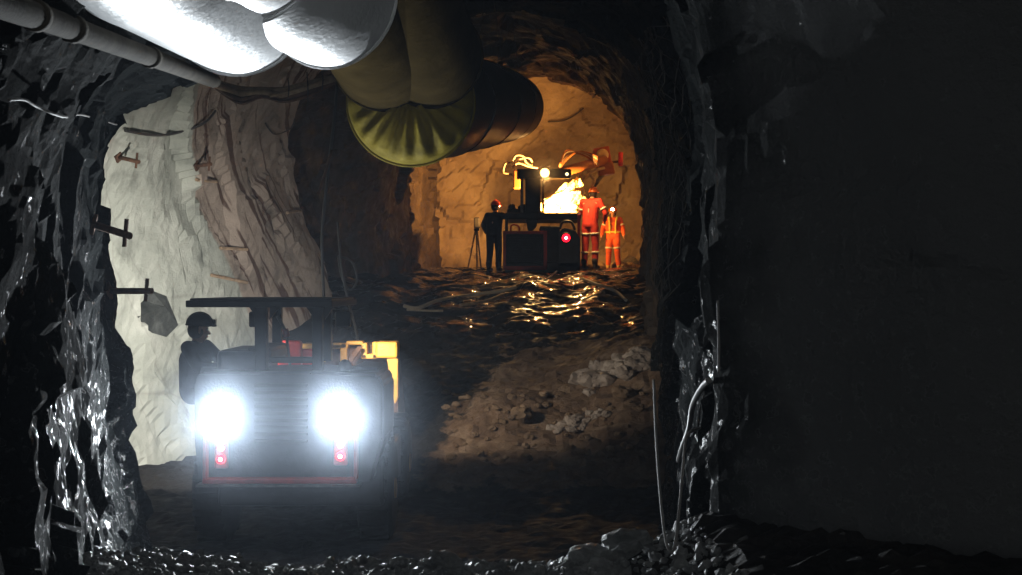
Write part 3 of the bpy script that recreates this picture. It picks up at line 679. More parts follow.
# yellow front frame and bucket (lit by the forward lamps)
b = MB(); Y = 17.6
b.box((qx(262, Y), 17.5, qz(372, Y)), (qx(316, Y), 17.7, qz(349, Y)), .02)
b.box((qx(279, Y), 17.3, qz(368, Y)), (qx(304, Y), 17.52, qz(340, Y)), .04)
b.build('front_frame', M_RED, ld, 'red front frame seen through the canopy window')
b = MB(); Y = 18.0
def qb(x0, y0, x1, y1, Ya=18.0, Yb=18.2, bev=.015): b.box((qx(x0, Y), Ya, qz(y1, Y)), (qx(x1, Y), Yb, qz(y0, Y)), bev)
qb(300, 344, 342, 349); qb(319, 344, 326, 362); qb(331, 343, 348, 349); qb(340, 343, 347, 364); qb(346, 341, 363, 345); qb(361, 343, 367, 359); qb(361, 354, 377, 359)
qb(372, 342, 377, 359); qb(376, 341.5, 398, 358, 17.9, 18.3, .03)
b.prism([(qx(387, Y), qz(357, Y)), (qx(398, Y), qz(357, Y)), (qx(398, Y), qz(398, Y)), (qx(395, Y), qz(404, Y))], 1, 17.95, 18.2, .01)
b.build('bucket_frame', M_YEL, ld, 'bright yellow bucket frame')
b = MB(); b.prism([(18.25, qz(346, Y)), (18.4, qz(343, Y)), (19.6, LZ + 1.0), (19.5, LZ + .5), (18.6, LZ + .45), (18.3, LZ + .8)], 0, qx(300, Y), qx(396, Y), .02)
bk = b.build('bucket', M_RUST, ld)
b = MB(); Y = 17.8
b.prism([(qx(346, Y), qz(364, Y)), (qx(351, Y), qz(364, Y)), (qx(363, Y), qz(346, Y)), (qx(358, Y), qz(346, Y))], 1, 17.75, 17.85, 0); b.build('lift_strut', M_RUST, ld)
b = MB()
for s in (-1, 1): b.box((-2.2 + s * .35 - .1, 16.2, LZ + .9), (-2.2 + s * .35 + .1, 18.4, LZ + 1.15), .03)
b.build('boom_arm', M_YEL, ld)
b = MB(); b.ball(Q(345, 366, 14.3), .07, 2); b.cyl(Q(345, 372, 14.3), Q(345, 360, 14.3), .03); b.build('exhaust_stub', M_STEEL, ld)

# ------------------------------------------------------------------ people
def capsules(parts):
    """parts: (a, b, ra, rb) tapered limbs -> one bmesh"""
    m = MB()
    for a, b_, ra, rb in parts:
        a = Vector(a); b_ = Vector(b_)
        if (a - b_).length > 1e-5: m.tube([a, b_], [ra, rb], 14)
        m.ball(a, ra, 2); m.ball(b_, rb, 2)
    return m
def fuse(m, voxel, smooth=2):
    me = bpy.data.meshes.new('t'); m.bm.to_mesh(me); m.bm.free()
    o = bpy.data.objects.new('t', me); COL.objects.link(o)
    r = o.modifiers.new('r', 'REMESH'); r.mode = 'VOXEL'; r.voxel_size = voxel; r.use_smooth_shade = True
    sm = o.modifiers.new('s', 'SMOOTH'); sm.iterations = smooth; sm.factor = 0.5
    dg = bpy.context.evaluated_depsgraph_get(); out = bpy.data.meshes.new_from_object(o.evaluated_get(dg))
    bpy.data.objects.remove(o); bpy.data.meshes.remove(me); return out
def meshobj(name, me, m, parent, label=None):
    me.name = name; me.materials.clear(); me.materials.append(m); o = bpy.data.objects.new(name, me); COL.objects.link(o); o.parent = parent
    if label: o['label'] = label
    me.polygons.foreach_set('use_smooth', [True] * len(me.polygons)); return o
def lerp(a, b, t): return Vector(a) + (Vector(b) - Vector(a)) * t
def person(loc, rz, J, cloth, helmet, boot, label, lampon=True, bands=(), vest=False, lamp_dir=None, look=(0, -1, 0), k=1.0):
    """J: joints in metres, figure facing -Y in its own frame"""
    t = thing('person', loc, label, 'person', None, rz)
    V = {n: Vector(p) * k for n, p in J.items()}
    fwd = Vector(look).normalized(); side = fwd.cross(Vector((0, 0, 1))).normalized(); up = side.cross(fwd)
    H = V['head']
    body = [(V['pelvis'], V['chest'], .12, .125), (V['chest'], V['neck'], .115, .06), (V['neck'], H - up * .05, .058, .056),
            (H + up * .03, H + up * .03 - fwd * .012, .090, .088), (H - up * .035 + fwd * .03, H - up * .085 + fwd * .045, .062, .038),
            (H - up * .01 + fwd * .088, H - up * .038 + fwd * .108, .010, .015),                # nose
            (H + up * .02 + fwd * .075 + side * .03, H + up * .02 + fwd * .075 - side * .03, .018, .018),    # brow
            (H - up * .068 + fwd * .085 + side * .014, H - up * .068 + fwd * .085 - side * .014, .010, .010)]  # lips
    for s in (1, -1): body.append((H + side * s * .088 + up * .015, H + side * s * .088 - up * .03, .016, .011))
    cl = [(V['pelvis'] - Vector((.07, 0, 0)) * k, V['pelvis'] + Vector((.07, 0, 0)) * k, .135, .135), (lerp(V['pelvis'], V['chest'], .5) - Vector((.05, 0, 0)), lerp(V['pelvis'], V['chest'], .5) + Vector((.05, 0, 0)), .135, .135),
          (V['pelvis'] + Vector((.06, 0, 0)), V['chest'] + Vector((.08, 0, 0)), .14, .135), (V['pelvis'] - Vector((.06, 0, 0)), V['chest'] - Vector((.08, 0, 0)), .14, .135), (V['chest'] - Vector((.085, 0, 0)), V['chest'] + Vector((.085, 0, 0)), .132, .132), (V['chest'], lerp(V['chest'], V['neck'], .85), .12, .075)]
    for a in ('L', 'R'):
        sh, el, wr = V['sh' + a], V['el' + a], V['wr' + a]; hp, kn, an = V['hp' + a], V['kn' + a], V['an' + a]
        body += [(V['chest'] + (sh - V['chest']) * .4, sh, .07, .06), (sh, el, .052, .042), (el, wr, .042, .028), (V['pelvis'], hp, .10, .09), (hp, kn, .085, .058), (kn, an, .055, .038)]
        cl += [(lerp(V['chest'], V['neck'], .55), sh, .085, .078), (sh, el, .078, .064), (el, lerp(el, wr, .93), .064, .050), (hp, kn, .112, .088), (kn, lerp(kn, an, .9), .086, .074)]
        # hand: palm, four fingers of unequal length, thumb from the side
        d = (V.get('hd' + a, wr + (wr - el)) - wr).normalized(); pn = d.cross(Vector((0, 0, 1)) if abs(d.z) < .8 else Vector((0, 1, 0))).normalized(); ps = pn.cross(d).normalized()
        if abs(d.z) >= .8: pn, ps = Vector((1 if a == 'L' else -1, 0, 0)), Vector((0, -1, 0))
        body.append((wr, wr + d * .045, .026, .030))
        for q, (off, ln) in enumerate(((.030, .070), (.010, .080), (-.010, .074), (-.029, .058))):
            kb = wr + d * .085 + ps * off; m1 = kb + d * ln * .5 + pn * .010; m2 = m1 + d * ln * .34 + pn * .022
            body += [(wr + d * .03 + ps * off * .7, kb, .015, .011), (kb, m1, .0095, .009), (m1, m2, .009, .008)]
        th = wr + d * .03 + ps * .030; body += [(th, th + d * .035 + ps * .030, .013, .011), (th + d * .035 + ps * .030, th + d * .065 + ps * .034 + pn * .008, .010, .009)]
        fd = V.get('to' + a, an + Vector((0, -.16, -.06)))
        bm_ = capsules([(an + Vector((0, .02, .10)), an, .075, .066), (an, an + Vector((0, .03, -.05)), .06, .05), (an + Vector((0, 0, -.045)), fd + Vector((0, 0, 0)), .052, .045), (an + Vector((0, .035, -.06)), fd, .038, .036)])
        meshobj('boot', fuse(bm_, .012), boot, t)
    meshobj('body', fuse(capsules(body), .0065), M_SKIN, t)
    meshobj('coverall', fuse(capsules(cl), .018, 3), cloth, t)
    hm = MB(); c = H + up * .055
    R = Matrix((side, -fwd, up)).transposed()
    hb = bmesh.new(); bmesh.ops.create_uvsphere(hb, u_segments=28, v_segments=16, radius=1)
    bmesh.ops.delete(hb, geom=[v for v in hb.verts if v.co.z < -.08], context='VERTS')
    for v in hb.verts: v.co = R @ Vector((v.co.x * .122, v.co.y * .138, v.co.z * .125)) + c
    for f in hb.faces: f.smooth = True
    hm.join(hb)
    hm.tube([c + R @ Vector((math.cos(a) * .122, math.sin(a) * .140 - (.028 if math.sin(a) < -.3 else 0), -.006)) for a in [2 * math.pi * i / 32 for i in range(32)]], .012, 6, closed=True)
    hm.tube([c + R @ Vector((0, -.135 * math.cos(a) , .128 * math.sin(a))) for a in [math.pi * i / 14 for i in range(15)]], .013, 6)
    ho = hm.build('helmet', helmet, t, local=True)
    MB().ball(H + up * .0 - fwd * .030, .098, 3, (1, 1, 1.1), R).build('hair', M_HAIR, t, local=True)
    ld_ = Vector(lamp_dir).normalized() if lamp_dir else fwd
    lc = c + fwd * .135 + up * .03
    lo = MB().lathe(lc - fwd * .02, ld_, [(0, .03), (.03, .034), (.045, .032)], 14).build('cap_lamp', M_BLK, ho, local=True)
    MB().lathe(lc + ld_ * .027, ld_, [(0, .046), (.012, .034)], 14).build('lamp_lens', E_CAP if lampon else M_GCABLE, lo, local=True)
    for s in (1, -1): MB().ball(H + up * .008 + fwd * .083 + side * s * .031, .012, 2).build('eye', M_BAND, t, local=True)
    for (a, b_, f, r) in bands:
        A, B = V[a], V[b_]; c0 = lerp(A, B, f); dd = (B - A).normalized(); u, w = frame_of(dd)
        pts = [[c0 + dd * h + (u * math.cos(q) + w * math.sin(q)) * r for q in [2 * math.pi * i / 20 for i in range(20)]] for h in (-.025, .025)]
        MB().tube([c0 - dd * .024, c0 + dd * .024], r, 20).build('reflective_band', M_BAND, t, local=True)
    if vest:
        ch = V['chest']; b = MB()
        for sgn in (1, -1):
            b.tube(smooth_path([ch + Vector((sgn * .11, .13, .10)), ch + Vector((sgn * .12, -.02, .20)), ch + Vector((sgn * .10, -.135, .10)), ch + Vector((sgn * .085, -.15, -.05)), V['pelvis'] + Vector((sgn * .08, -.148, .06))], 5), .024, 6)
        pv = V['pelvis']; b.tube([pv + Vector((math.cos(q) * .215, math.sin(q) * .150, .10)) for q in [2 * math.pi * i / 28 for i in range(28)]], .024, 6, closed=True)
        b.build('vest_straps', M_LIME, t, 'yellow reflective vest straps', local=True)
    return t
STAND = dict(pelvis=(0, 0, .95), chest=(0, .01, 1.28), neck=(0, .02, 1.47), head=(0, 0, 1.60), shL=(.19, .01, 1.42), shR=(-.19, .01, 1.42), elL=(.27, .02, 1.14), elR=(-.27, .02, 1.14),
             wrL=(.28, -.06, .90), wrR=(-.28, -.06, .90), hpL=(.10, 0, .90), hpR=(-.10, 0, .90), knL=(.12, -.02, .50), knR=(-.12, -.02, .50), anL=(.13, .02, .10), anR=(-.13, .02, .10))
def pose(**kw): d = dict(STAND); d.update(kw); return d
# driver: seated sideways in the loader, looking left
DZ = qz(404)
person((qx(197, 14.95), 14.95, DZ - .52), math.radians(72), dict(pelvis=(0, .02, .58), chest=(0, .02, .92), neck=(0, .0, 1.10), head=(0, -.03, 1.235), shL=(.19, .0, 1.05), shR=(-.19, .0, 1.05), elL=(.30, -.16, .86), elR=(-.28, -.18, .84),
       wrL=(.26, -.40, .90), wrR=(-.24, -.42, .86), hpL=(.11, 0, .55), hpR=(-.11, 0, .55), knL=(.15, -.42, .56), knR=(-.15, -.42, .56), anL=(.15, -.50, .14), anR=(-.15, -.50, .14)),
       M_NAVY, M_BLK, M_RUB, 'dark silhouetted operator in a helmet seated under the loader canopy', False, look=(.5, -.85, -.05))
# worker at the left of the drill rig, back to us, right arm out to the machine
person((qx(494, 35.2), 35.2, ground(qx(494, 35.2), 35.2)), math.radians(158), pose(chest=(0, -.03, 1.28), neck=(0, -.06, 1.47), head=(.0, -.10, 1.61), shL=(.19, -.04, 1.41), shR=(-.19, -.04, 1.41), elR=(-.38, -.14, 1.30), wrR=(-.60, -.26, 1.36), elL=(.30, .0, 1.16), wrL=(.28, -.16, .97)),
       M_NAVY, M_HRED, M_RUB, 'worker in dark clothing and red helmet leaning on the left of the drill rig', True, lamp_dir=(-.9, -.3, -.1), look=(-.15, -1, -.1))
# worker in red beside the rig, bending towards the hoses
person((qx(590, 34.7), 34.7, ground(qx(590, 34.7), 34.7) + .03), math.radians(150), pose(chest=(.0, -.04, 1.32), neck=(0, -.10, 1.50), head=(0, -.17, 1.61), elR=(-.34, -.06, 1.18), wrR=(-.22, -.26, 1.04), elL=(.30, -.16, 1.22), wrL=(.24, -.42, 1.30), shL=(.20, -.05, 1.45), shR=(-.20, -.05, 1.45)),
       M_CRED, M_HORG, M_RUB, 'tall worker in red coveralls standing behind the drill rig deck', False, [('shR', 'elR', .62, .082), ('shL', 'elL', .62, .082), ('hpL', 'knL', .35, .118), ('hpR', 'knR', .35, .118), ('knL', 'anL', .35, .096), ('knR', 'anR', .35, .096)], k=1.17)
# worker facing us with a lit cap lamp
person((qx(613, 40), 40.0, ground(qx(613, 40), 40.0)), math.radians(-8), pose(chest=(0, -.02, 1.28), head=(0, -.05, 1.60), elL=(.29, -.02, 1.15), wrL=(.31, -.16, .96), elR=(-.29, -.02, 1.15), wrR=(-.31, -.16, .94), anL=(.16, .02, .10), anR=(-.14, .02, .10)),
       M_CORG, M_HORG, M_BOOTY, 'worker in orange coveralls with yellow vest straps facing us, cap lamp lit', True, [('hpL', 'knL', .75, .108), ('hpR', 'knR', .75, .108), ('shL', 'elL', .6, .076), ('shR', 'elR', .6, .076)], True)
# ------------------------------------------------------------------ drill rig at the face
RY = 33.6
def rx(px, Y=RY): return qx(px, Y)
def rz_(py, Y=RY): return qz(py, Y)
RZ = ground(rx(540), RY + .8)
rg = thing('drill_rig', (rx(540), RY + 1.2, RZ), 'small tracked drill rig seen from behind at the orange lit face', 'drill rig')
def rbox(name, x0, y0, x1, y1, Ya, Yb, m, bev=.02, parent=None, label=None):
    return MB().box((rx(x0), Ya, rz_(y1)), (rx(x1), Yb, rz_(y0)), bev).build(name, m, parent or rg, label)
rbox('chassis', 505, 262, 579, 277, RY, 36.4, M_BLK)
gr = rbox('radiator_housing', 505, 234, 545, 268, RY + .04, 34.6, M_BLK)
b = MB()
for x0, y0, x1, y1 in ((503, 231, 547, 234), (503, 266, 547, 270), (503, 231, 506, 270), (543.5, 231, 547, 270)): b.box((rx(x0), RY - .03, rz_(y1)), (rx(x1), RY + .08, rz_(y0)), .01)
fr = b.build('radiator_frame', M_RED, rg, 'red frame round the dark radiator')
b = MB()
for i in range(12): b.box((rx(507), RY + .0, rz_(237 + i * 2.4) - .012), (rx(543), RY + .05, rz_(237 + i * 2.4) + .012), .003)
b.build('grille_slats', M_BLK, gr)
rbox('engine_box', 540, 226, 560, 268, RY + .02, 34.8, M_BLK, .03)
b = MB(); b.prism([(rx(558), rz_(268)), (rx(580), rz_(268)), (rx(580), rz_(238)), (rx(575), rz_(230)), (rx(563), rz_(228)), (rx(558), rz_(234))], 1, RY, 35.0, .02); b.build('rear_housing', M_GUN, rg)
b = MB(); b.tube(smooth_path([(rx(560), RY, rz_(229)), (rx(563), RY, rz_(222)), (rx(571), RY, rz_(222)), (rx(575), RY, rz_(230))], 5), .03, 8); b.build('lamp_guard', M_GUN, rg)
tl = MB().lathe((rx(566), RY - .0, rz_(238)), (0, -1, 0), [(-.03, .14), (.03, .14), (.05, .12)], 20).build('tail_lamp', M_BLK, rg)
MB().lathe((rx(566), RY - .05, rz_(238)), (0, -1, 0), [(0, .10), (.02, .085), (.03, .04)], 20).build('red_lens', E_RED, tl, 'glowing red tail lamp lens')
MB().lathe((rx(566), RY - .08, rz_(238)), (0, -1, 0), [(0, .035), (.01, .02)], 14).build('bulb', emit('pale_pink_bulb', (1, .6, .6), 8), tl)
b = MB()
b.tube(smooth_path([(rx(511), RY + .1, rz_(232)), (rx(511), RY + .1, rz_(226)), (rx(515), RY + .1, rz_(224.5)), (rx(519), RY + .1, rz_(227)), (rx(519), RY + .1, rz_(232))], 4), .022, 8); b.build('lift_handle', M_RED, rg)
# rear deck and its clutter
rbox('deck', 505, 212, 582, 218.5, RY + .3, 36.2, M_BLK, .03)
rbox('deck_post', 578, 214, 581, 268, RY + .25, RY + .35, M_RED, .008); rbox('deck_post', 505, 214, 508, 232, RY + .3, RY + .4, M_BLK, .008)
b = MB(); b.box((rx(507), RY + .5, rz_(213)), (rx(528), RY + 1.0, rz_(207.5)), .04); b.ball((rx(512), RY + .6, rz_(206)), .10, 2); b.ball((rx(524), RY + .6, rz_(206.5)), .12, 2, (1.3, 1, .8)); b.build('control_panel', M_BLK, rg)
b = MB(); b.prism([(rx(526), rz_(217)), (rx(538), rz_(217)), (rx(537), rz_(226)), (rx(532), rz_(231)), (rx(528), rz_(230))], 1, RY + .4, RY + .6, .02); b.build('valve_block', M_BLK, rg)
# mast column and cross beam
rbox('mast', 525.5, 176, 541, 214, RY + .4, RY + .75, M_BLK, .03)
rbox('mast_pole', 520.5, 176, 523.5, 214, RY + .4, RY + .5, M_STEEL, .01); rbox('mast_pole', 542.5, 176, 544.5, 214, RY + .4, RY + .5, M_RUST, .01)
rbox('cross_beam', 517, 167.5, 572, 177, RY + .35, RY + .8, M_BLK, .03)
lm = MB().lathe((rx(545), RY + .30, rz_(172)), (0, -1, 0), [(-.06, .08), (0, .13), (.06, .13)], 20).build('rear_lamp', M_BLK, rg)
MB().lathe((rx(545), RY + .235, rz_(172)), (0, -1, 0), [(0, .11), (.02, .09), (.03, .04)], 20).build('lens', E_WARM, lm, 'glaring warm lamp lens')
MB().lathe((rx(567.5), RY + .32, rz_(173)), (0, -1, 0), [(0, .04), (.03, .03)], 14).build('marker_lamp', emit('marker_lamp_glow', (1, .7, .35), 3), rg, 'small lit marker lamp')
rbox('junction_box', 513.5, 163, 521, 183, RY + 1.9, RY + 2.2, mat('orange_brown_paint', (.30, .11, .03), .5), .03)
hb = 0
def hose(pts, r=.028, m=None, dy=1.8):
    p = smooth_path([(rx(x, yy + dy), yy + dy, rz_(z, yy + dy)) for x, z, yy in pts], 6); return MB().tube(p, r, 7).build('hydraulic_hose', m or M_HOSE, rg)
hose([(518, 178, RY + .3), (510, 174, RY + .2), (503.5, 172, RY + .2), (505, 164, RY + .2), (510, 162, RY + .3)])
hose([(512, 163, RY + .3), (516, 155.5, RY + .25), (523, 156, RY + .25), (526, 162, RY + .3), (532, 166, RY + .3)])
hose([(514, 165, RY + .3), (520, 159, RY + .3), (529, 158, RY + .3), (533, 164, RY + .4)])
hose([(512, 168, RY + .3), (518, 163, RY + .25), (528, 166, RY + .3), (538, 168, RY + .3)])
for i, dz in enumerate((0, 2.5, 5, 8, 11)):
    hose([(560, 168 - dz * .3, RY + .5), (566, 160 - dz * .8, RY + .6 + i * .08), (576, 152.5 - dz * .35 + i, RY + .7), (588, 153 + dz * .4, RY + .8), (598, 157 + dz, RY + .8)], .03, M_HOSE if i % 2 else mat('orange_brown_paint', (.30, .11, .03), .5), 2.7)
# boom, feed and the reel box
b = MB(); YB = RY + 4.3; p0 = Vector((rx(556, RY + 2), RY + 2, rz_(174, RY + 2))); p1 = Vector((rx(604, YB), YB, rz_(160, YB)))
b.tube([p0, p1], .13, 12); b.build('boom', mat('orange_brown_paint', (.30, .11, .03), .5), rg)
b = MB(); b.tube([Vector((rx(592, YB), YB, rz_(188, YB))), Vector((rx(605, YB), YB, rz_(172, YB)))], .06, 10); b.build('boom_cylinder', M_STEEL, rg)
rot = Matrix.Rotation(math.radians(-10), 3, 'Y')
fb = MB().box((rx(595, YB), YB, rz_(168, YB)), (rx(611, YB), YB + .5, rz_(147, YB)), .03, rot).build('reel_box', mat('faded_red_paint', (.42, .09, .03), .5), rg, 'faded red reel box')
MB().lathe((rx(602.5, YB), YB, rz_(155, YB)), (0, -1, 0), [(0, .17), (.04, .165), (.05, .08)], 24).build('reel_disc', mat('cream_disc', (.75, .62, .35), .5), fb, 'cream coloured round disc')
MB().box((rx(598, YB), YB - .1, rz_(175, YB)), (rx(614, YB), YB + .4, rz_(163, YB)), .03, rot).build('feed_bracket', mat('orange_brown_paint', (.30, .11, .03), .5), rg)
MB().box((rx(618.5, YB), YB, rz_(166, YB)), (rx(623, YB), YB + .1, rz_(152, YB)), .02).build('jack_leg', M_RED, rg)
MB().tube([Vector((rx(611, YB), YB + .1, rz_(162, YB))), Vector((rx(621, YB), YB + .1, rz_(161, YB)))], .03, 8).build('jack_arm', M_RUST, rg)
for pts in ([(598, 160, RY + .6), (586, 164, RY + .5), (580, 174, RY + .45), (577, 184, RY + .45), (570, 186, RY + .5)], [(600, 164, RY + .6), (592, 164, RY + .5), (588, 172, RY + .5), (594, 180, RY + .5), (590, 190, RY + .5)],
            [(604, 168, RY + .7), (596, 170, RY + .5), (584, 176, RY + .5), (574, 183, RY + .5)], [(590, 172, RY + .45), (582, 180, RY + .4), (576, 182, RY + .4)]):
    hose(pts, .042, None, 3.5)
# tracks
for x0, x1 in ((505, 518), (566, 580)):
    b = MB(); b.prism([(RY + .1, RZ + .12), (RY + .3, RZ), (36.2, RZ), (36.4, RZ + .12), (36.4, RZ + .4), (36.2, RZ + .5), (RY + .3, RZ + .5), (RY + .1, RZ + .4)], 0, rx(x0), rx(x1), .02)
    for k in range(14):
        yy = RY + .3 + k * .17; b.box((rx(x0) - .01, yy, RZ - .02), (rx(x1) + .01, yy + .06, RZ + .52), .005)
    b.build('crawler_track', M_RUB, rg)
# bright crumpled sheet heaped on the front of the rig
b = bmesh.new(); bmesh.ops.create_icosphere(b, subdivisions=5, radius=1.0)
cS = P(566, 199, 36.4)
for v in b.verts:
    p = v.co.copy(); z = p.z; lean = .30 * z
    q = Vector((p.x * (.46 - .24 * z) + lean, p.y * .30, z * .47))
    q += v.co * (facet(p * 1.0 + Vector((5, 2, 1)), .55, .13) + facet(p, .25, .06)); v.co = q + cS
m = MB(); m.bm.free(); m.bm = b
props(m.build('crumpled_sheet', M_SHEET), 'bright pale crumpled sheet heaped on the drill rig deck', 'sheet')
# tripod beside the dark worker
TY = 37.6; tz = ground(qx(476, TY), TY)
tp = thing('tripod', (qx(476, TY), TY, tz), 'dark survey tripod standing left of the worker in dark clothing', 'tripod')
top = Vector((qx(476.5, TY), TY, qz(230, TY)))
for dx, dy in ((-.24, -.08), (.02, -.2), (.12, .25)):
    foot = Vector((top.x + dx, TY + dy, ground(top.x + dx, TY + dy))); MB().tube([top + Vector((dx * .1, dy * .1, 0)), foot], [.026, .018], 8).build('leg', M_WOOD if dx < 0 else M_STEEL, tp)
MB().box(top + Vector((-.07, -.07, -.02)), top + Vector((.07, .07, .04)), .01).build('head_plate', M_BLK, tp)
MB().box(top + Vector((-.07, -.08, .04)), top + Vector((.09, .08, .34)), .03).build('instrument', M_BLK, tp)

# ------------------------------------------------------------------ loose lines, rocks, gravel
def ground_line(pxs, r, m, label, name='loose_hose', cat='hose'):
    pts = []
    for px, py in pxs:
        h, n = hit(px, py); pts.append(h + Vector((0, 0, r + .02)))
    b = MB().tube(smooth_path(pts, 5), r, 7).build(name, m); props(b, label, cat)
ground_line([(404, 309), (418, 311), (440, 303), (470, 298), (500, 294), (516, 290)], .035, M_HOSE, 'pale hose lying across the wet ramp behind the loader')
ground_line([(460, 308), (485, 304), (503, 297)], .03, M_WOOD, 'brown stick lying below the pale hose on the ramp', 'stick', 'stick')
ground_line([(407, 312), (430, 313), (443, 313)], .02, M_HOSE, 'short pale rod lying at the left end of the hose', 'rod', 'rod')
ground_line([(582, 281), (600, 288), (616, 294), (626, 303)], .03, M_GCABLE, 'thin grey hose lying on the right of the wet ramp')
ground_line([(536, 288), (552, 277), (560, 269)], .02, M_GCABLE, 'thin dark line leading from the ramp to the drill rig')
def rock_mesh(seed, sub=3):
    b = bmesh.new(); bmesh.ops.create_icosphere(b, subdivisions=sub, radius=1.0); o = Vector((seed * 3.7, seed * 1.9, seed))
    for v in b.verts:
        p = v.co.copy(); v.co = p * (1 + facet(p + o, .9, .30) + facet(p + o, .4, .10) + noise.noise(p * 1.5 + o) * .2); v.co.z *= .72
    me = bpy.data.meshes.new('rock'); b.to_mesh(me); b.free(); return me
RK = [rock_mesh(i) for i in range(7)]
RKM = {}
def stone(px, py, size, m, label, group=None, name='loose_rock', flat=1.0):
    h, n = hit(px, py); i = random.randrange(7); key = (i, m.name)
    if key not in RKM:
        me = RK[i].copy(); me.materials.append(m); RKM[key] = me
    o = bpy.data.objects.new(name, RKM[key]); COL.objects.link(o); z = ground(h.x, h.y)
    o.location = (h.x, h.y, z + size * .28); o.scale = (size * random.uniform(.9, 1.3), size * random.uniform(.85, 1.1), size * flat); o.rotation_euler = (random.uniform(-.3, .3), random.uniform(-.3, .3), random.uniform(0, 6.28))
    return props(o, label, 'rock', group)
stone(582, 381, .17, M_STONE, 'pale rounded boulder at the left end of the rubble crest')
stone(522, 418, .16, M_BRST, 'tan rock lying alone in the middle of the brown slope')
stone(574, 424, .13, M_STONE, 'pale rock on the brown slope, largest of the central streak')
stone(625, 398, .15, M_BRST, 'orange brown rock below the rubble crest near the right wall')
for k in range(46):
    x = random.uniform(588, 650); y_ = 384 - (x - 588) * .36 + random.gauss(0, 5)
    stone(x, y_, random.uniform(.06, .17), M_STONE, 'pale grey rock in the rubble crest by the right wall', 'rubble crest rocks')
for k in range(26):
    f = random.random(); x = 548 + f * 60 + random.gauss(0, 4); y_ = 432 - f * 18 + random.gauss(0, 4)
    stone(x, y_, random.uniform(.03, .075), M_STONE, 'small pale stone in the streak across the brown slope', 'pale stones on the slope', 'loose_stone')
for k in range(90):
    x = random.uniform(445, 648); y_ = random.uniform(392, 462)
    stone(x, y_, random.uniform(.025, .07), M_BRST, 'small brown stone scattered on the muck slope', 'brown stones on the slope', 'loose_stone')
for x, y_, s, lb in ((398, 566, .055, 'upright wet stone poking up at the gravel edge'), (445, 566, .09, 'dark wet boulder at the right end of the gravel'), (585, 564, .12, 'dark rock at the foot of the right wall, left one'), (625, 556, .15, 'large dark rock at the foot of the right wall'), (640, 545, .12, 'dark rock leaning on the right wall foot under the cable loop')):
    stone(x, min(y_, 573), s, M_GRAVEL, lb, None, 'wet_rock')
for k in range(22):
    px = random.uniform(578, 636); Y = random.uniform(34.9, 36.2) if px < 602 else random.uniform(40.3, 41.6); sz = random.uniform(.10, .24)
    x = qx(px, Y); z = ground(x, Y); o = bpy.data.objects.new('loose_rock', RK[k % 7].copy()); o.data.materials.append(M_TANST); COL.objects.link(o)
    o.location = (x, Y, z + sz * .3); o.scale = (sz * 1.3, sz, sz * .8); o.rotation_euler = (0, 0, random.uniform(0, 6))
    props(o, 'tan rock in the low pile at the feet of the two workers', 'rock', 'rocks at the workers feet')
hp, hn = hit(627, 262)
b = MB()
for k in range(5):
    z = ground(hp.x, hp.y - .5) + .04 + k * .05
    b.tube([Vector((hp.x - .05 + (.34 - k * .03) * math.cos(a) + .03 * math.sin(3 * a + k), hp.y - .5 + (.24 - k * .02) * math.sin(a), z + .03 * math.sin(2 * a + k) + .10 * math.cos(a))) for a in [2 * math.pi * i / 24 for i in range(24)]], .03, 7, closed=True)
props(b.build('coiled_hose', M_GCABLE), 'grey hose coiled against the chamber wall right of the orange worker', 'hose')
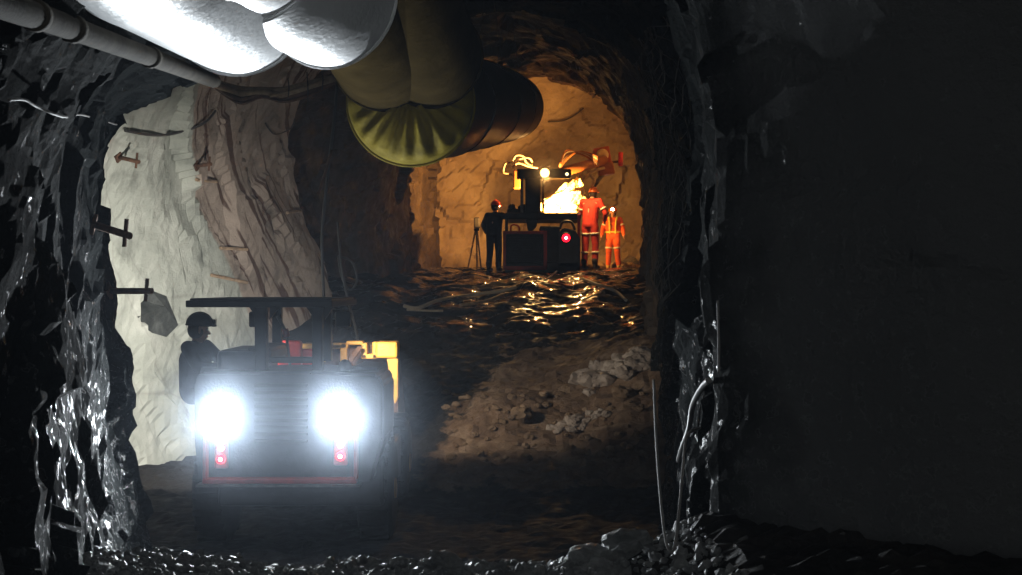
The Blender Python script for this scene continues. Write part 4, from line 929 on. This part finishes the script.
# gravel: one uncountable layer of little wet stones
g = bmesh.new(); tiny = bmesh.new(); bmesh.ops.create_icosphere(tiny, subdivisions=1, radius=1.0); base = [v.co.copy() for v in tiny.verts]; fcs = [[v.index for v in f.verts] for f in tiny.faces]; tiny.free()
vs, fs = [], []
for k in range(8000):
    Y = random.uniform(5.6, 9.6); x = random.uniform(-2.6, 1.1)
    if random.random() > .45 + .55 * math.exp(-((Y - 8.3) / 1.2) ** 2): continue
    s = random.choice((.010, .012, .016, .02, .028, .038)); z = ground(x, Y); o = len(vs); R = Matrix.Rotation(random.uniform(0, 6.28), 3, Vector((random.random(), random.random(), 1)).normalized())
    sc = Vector((random.uniform(.7, 1.3), random.uniform(.7, 1.3), random.uniform(.5, .9)))
    for v in base:
        j = 1 + random.uniform(-.25, .25); q = R @ Vector((v.x * sc.x, v.y * sc.y, v.z * sc.z)) * s * j; vs.append((q.x + x, q.y + Y, q.z + z + s * .2))
    fs += [[o + i for i in f] for f in fcs]
g.free(); me = bpy.data.meshes.new('gravel'); me.from_pydata(vs, [], fs); me.materials.append(M_GRAVEL); o = bpy.data.objects.new('gravel', me); COL.objects.link(o)
props(o, 'wet grey gravel spread over the near floor', 'gravel', None, 'stuff')

# ------------------------------------------------------------------ drifting mist round the loader; extra mist added for the lamp halos
hz = bpy.data.materials.new('mist'); hz.use_nodes = True; nt = hz.node_tree; nt.nodes.clear()
out = nt.nodes.new('ShaderNodeOutputMaterial'); vsn = nt.nodes.new('ShaderNodeVolumeScatter'); vsn.inputs['Color'].default_value = (.72, .83, 1, 1); vsn.inputs['Density'].default_value = HAZE; vsn.inputs['Anisotropy'].default_value = 0.45
nt.links.new(vsn.outputs[0], out.inputs['Volume'])
b = MB(); b.box((-6.6, 1.0, -3.2), (3.2, 21.0, 4.5))
o = b.build('mist', hz); props(o, 'thin bluish mist hanging in the tunnel round the loader', 'mist', None, 'stuff')
h2 = hz.copy(); h2.name = 'lamp_halo_mist'; h2.node_tree.nodes['Volume Scatter'].inputs['Density'].default_value = 0.042  # dense mist added to make a halo round the loader lamps
b = MB(); b.ball((-2.3, 13.42, -1.33), 1.0, 4, (1.75, .40, 1.05))
o = b.build('mist', h2); props(o, 'added bluish mist shaped to give the loader lamps their halo', 'mist', None, 'stuff')
h3 = hz.copy(); h3.name = 'warm_halo_mist'; h3.node_tree.nodes['Volume Scatter'].inputs['Density'].default_value = 0.06; h3.node_tree.nodes['Volume Scatter'].inputs['Color'].default_value = (1, .9, .75, 1)  # puff added only for the glow round the rig's rear lamp
b = MB(); b.ball(P(545, 172, 33.2), 1.0, 4, (.6, .45, .6))
o = b.build('mist', h3); props(o, 'added puff of warm mist giving the drill rig rear lamp its halo', 'mist', None, 'stuff')
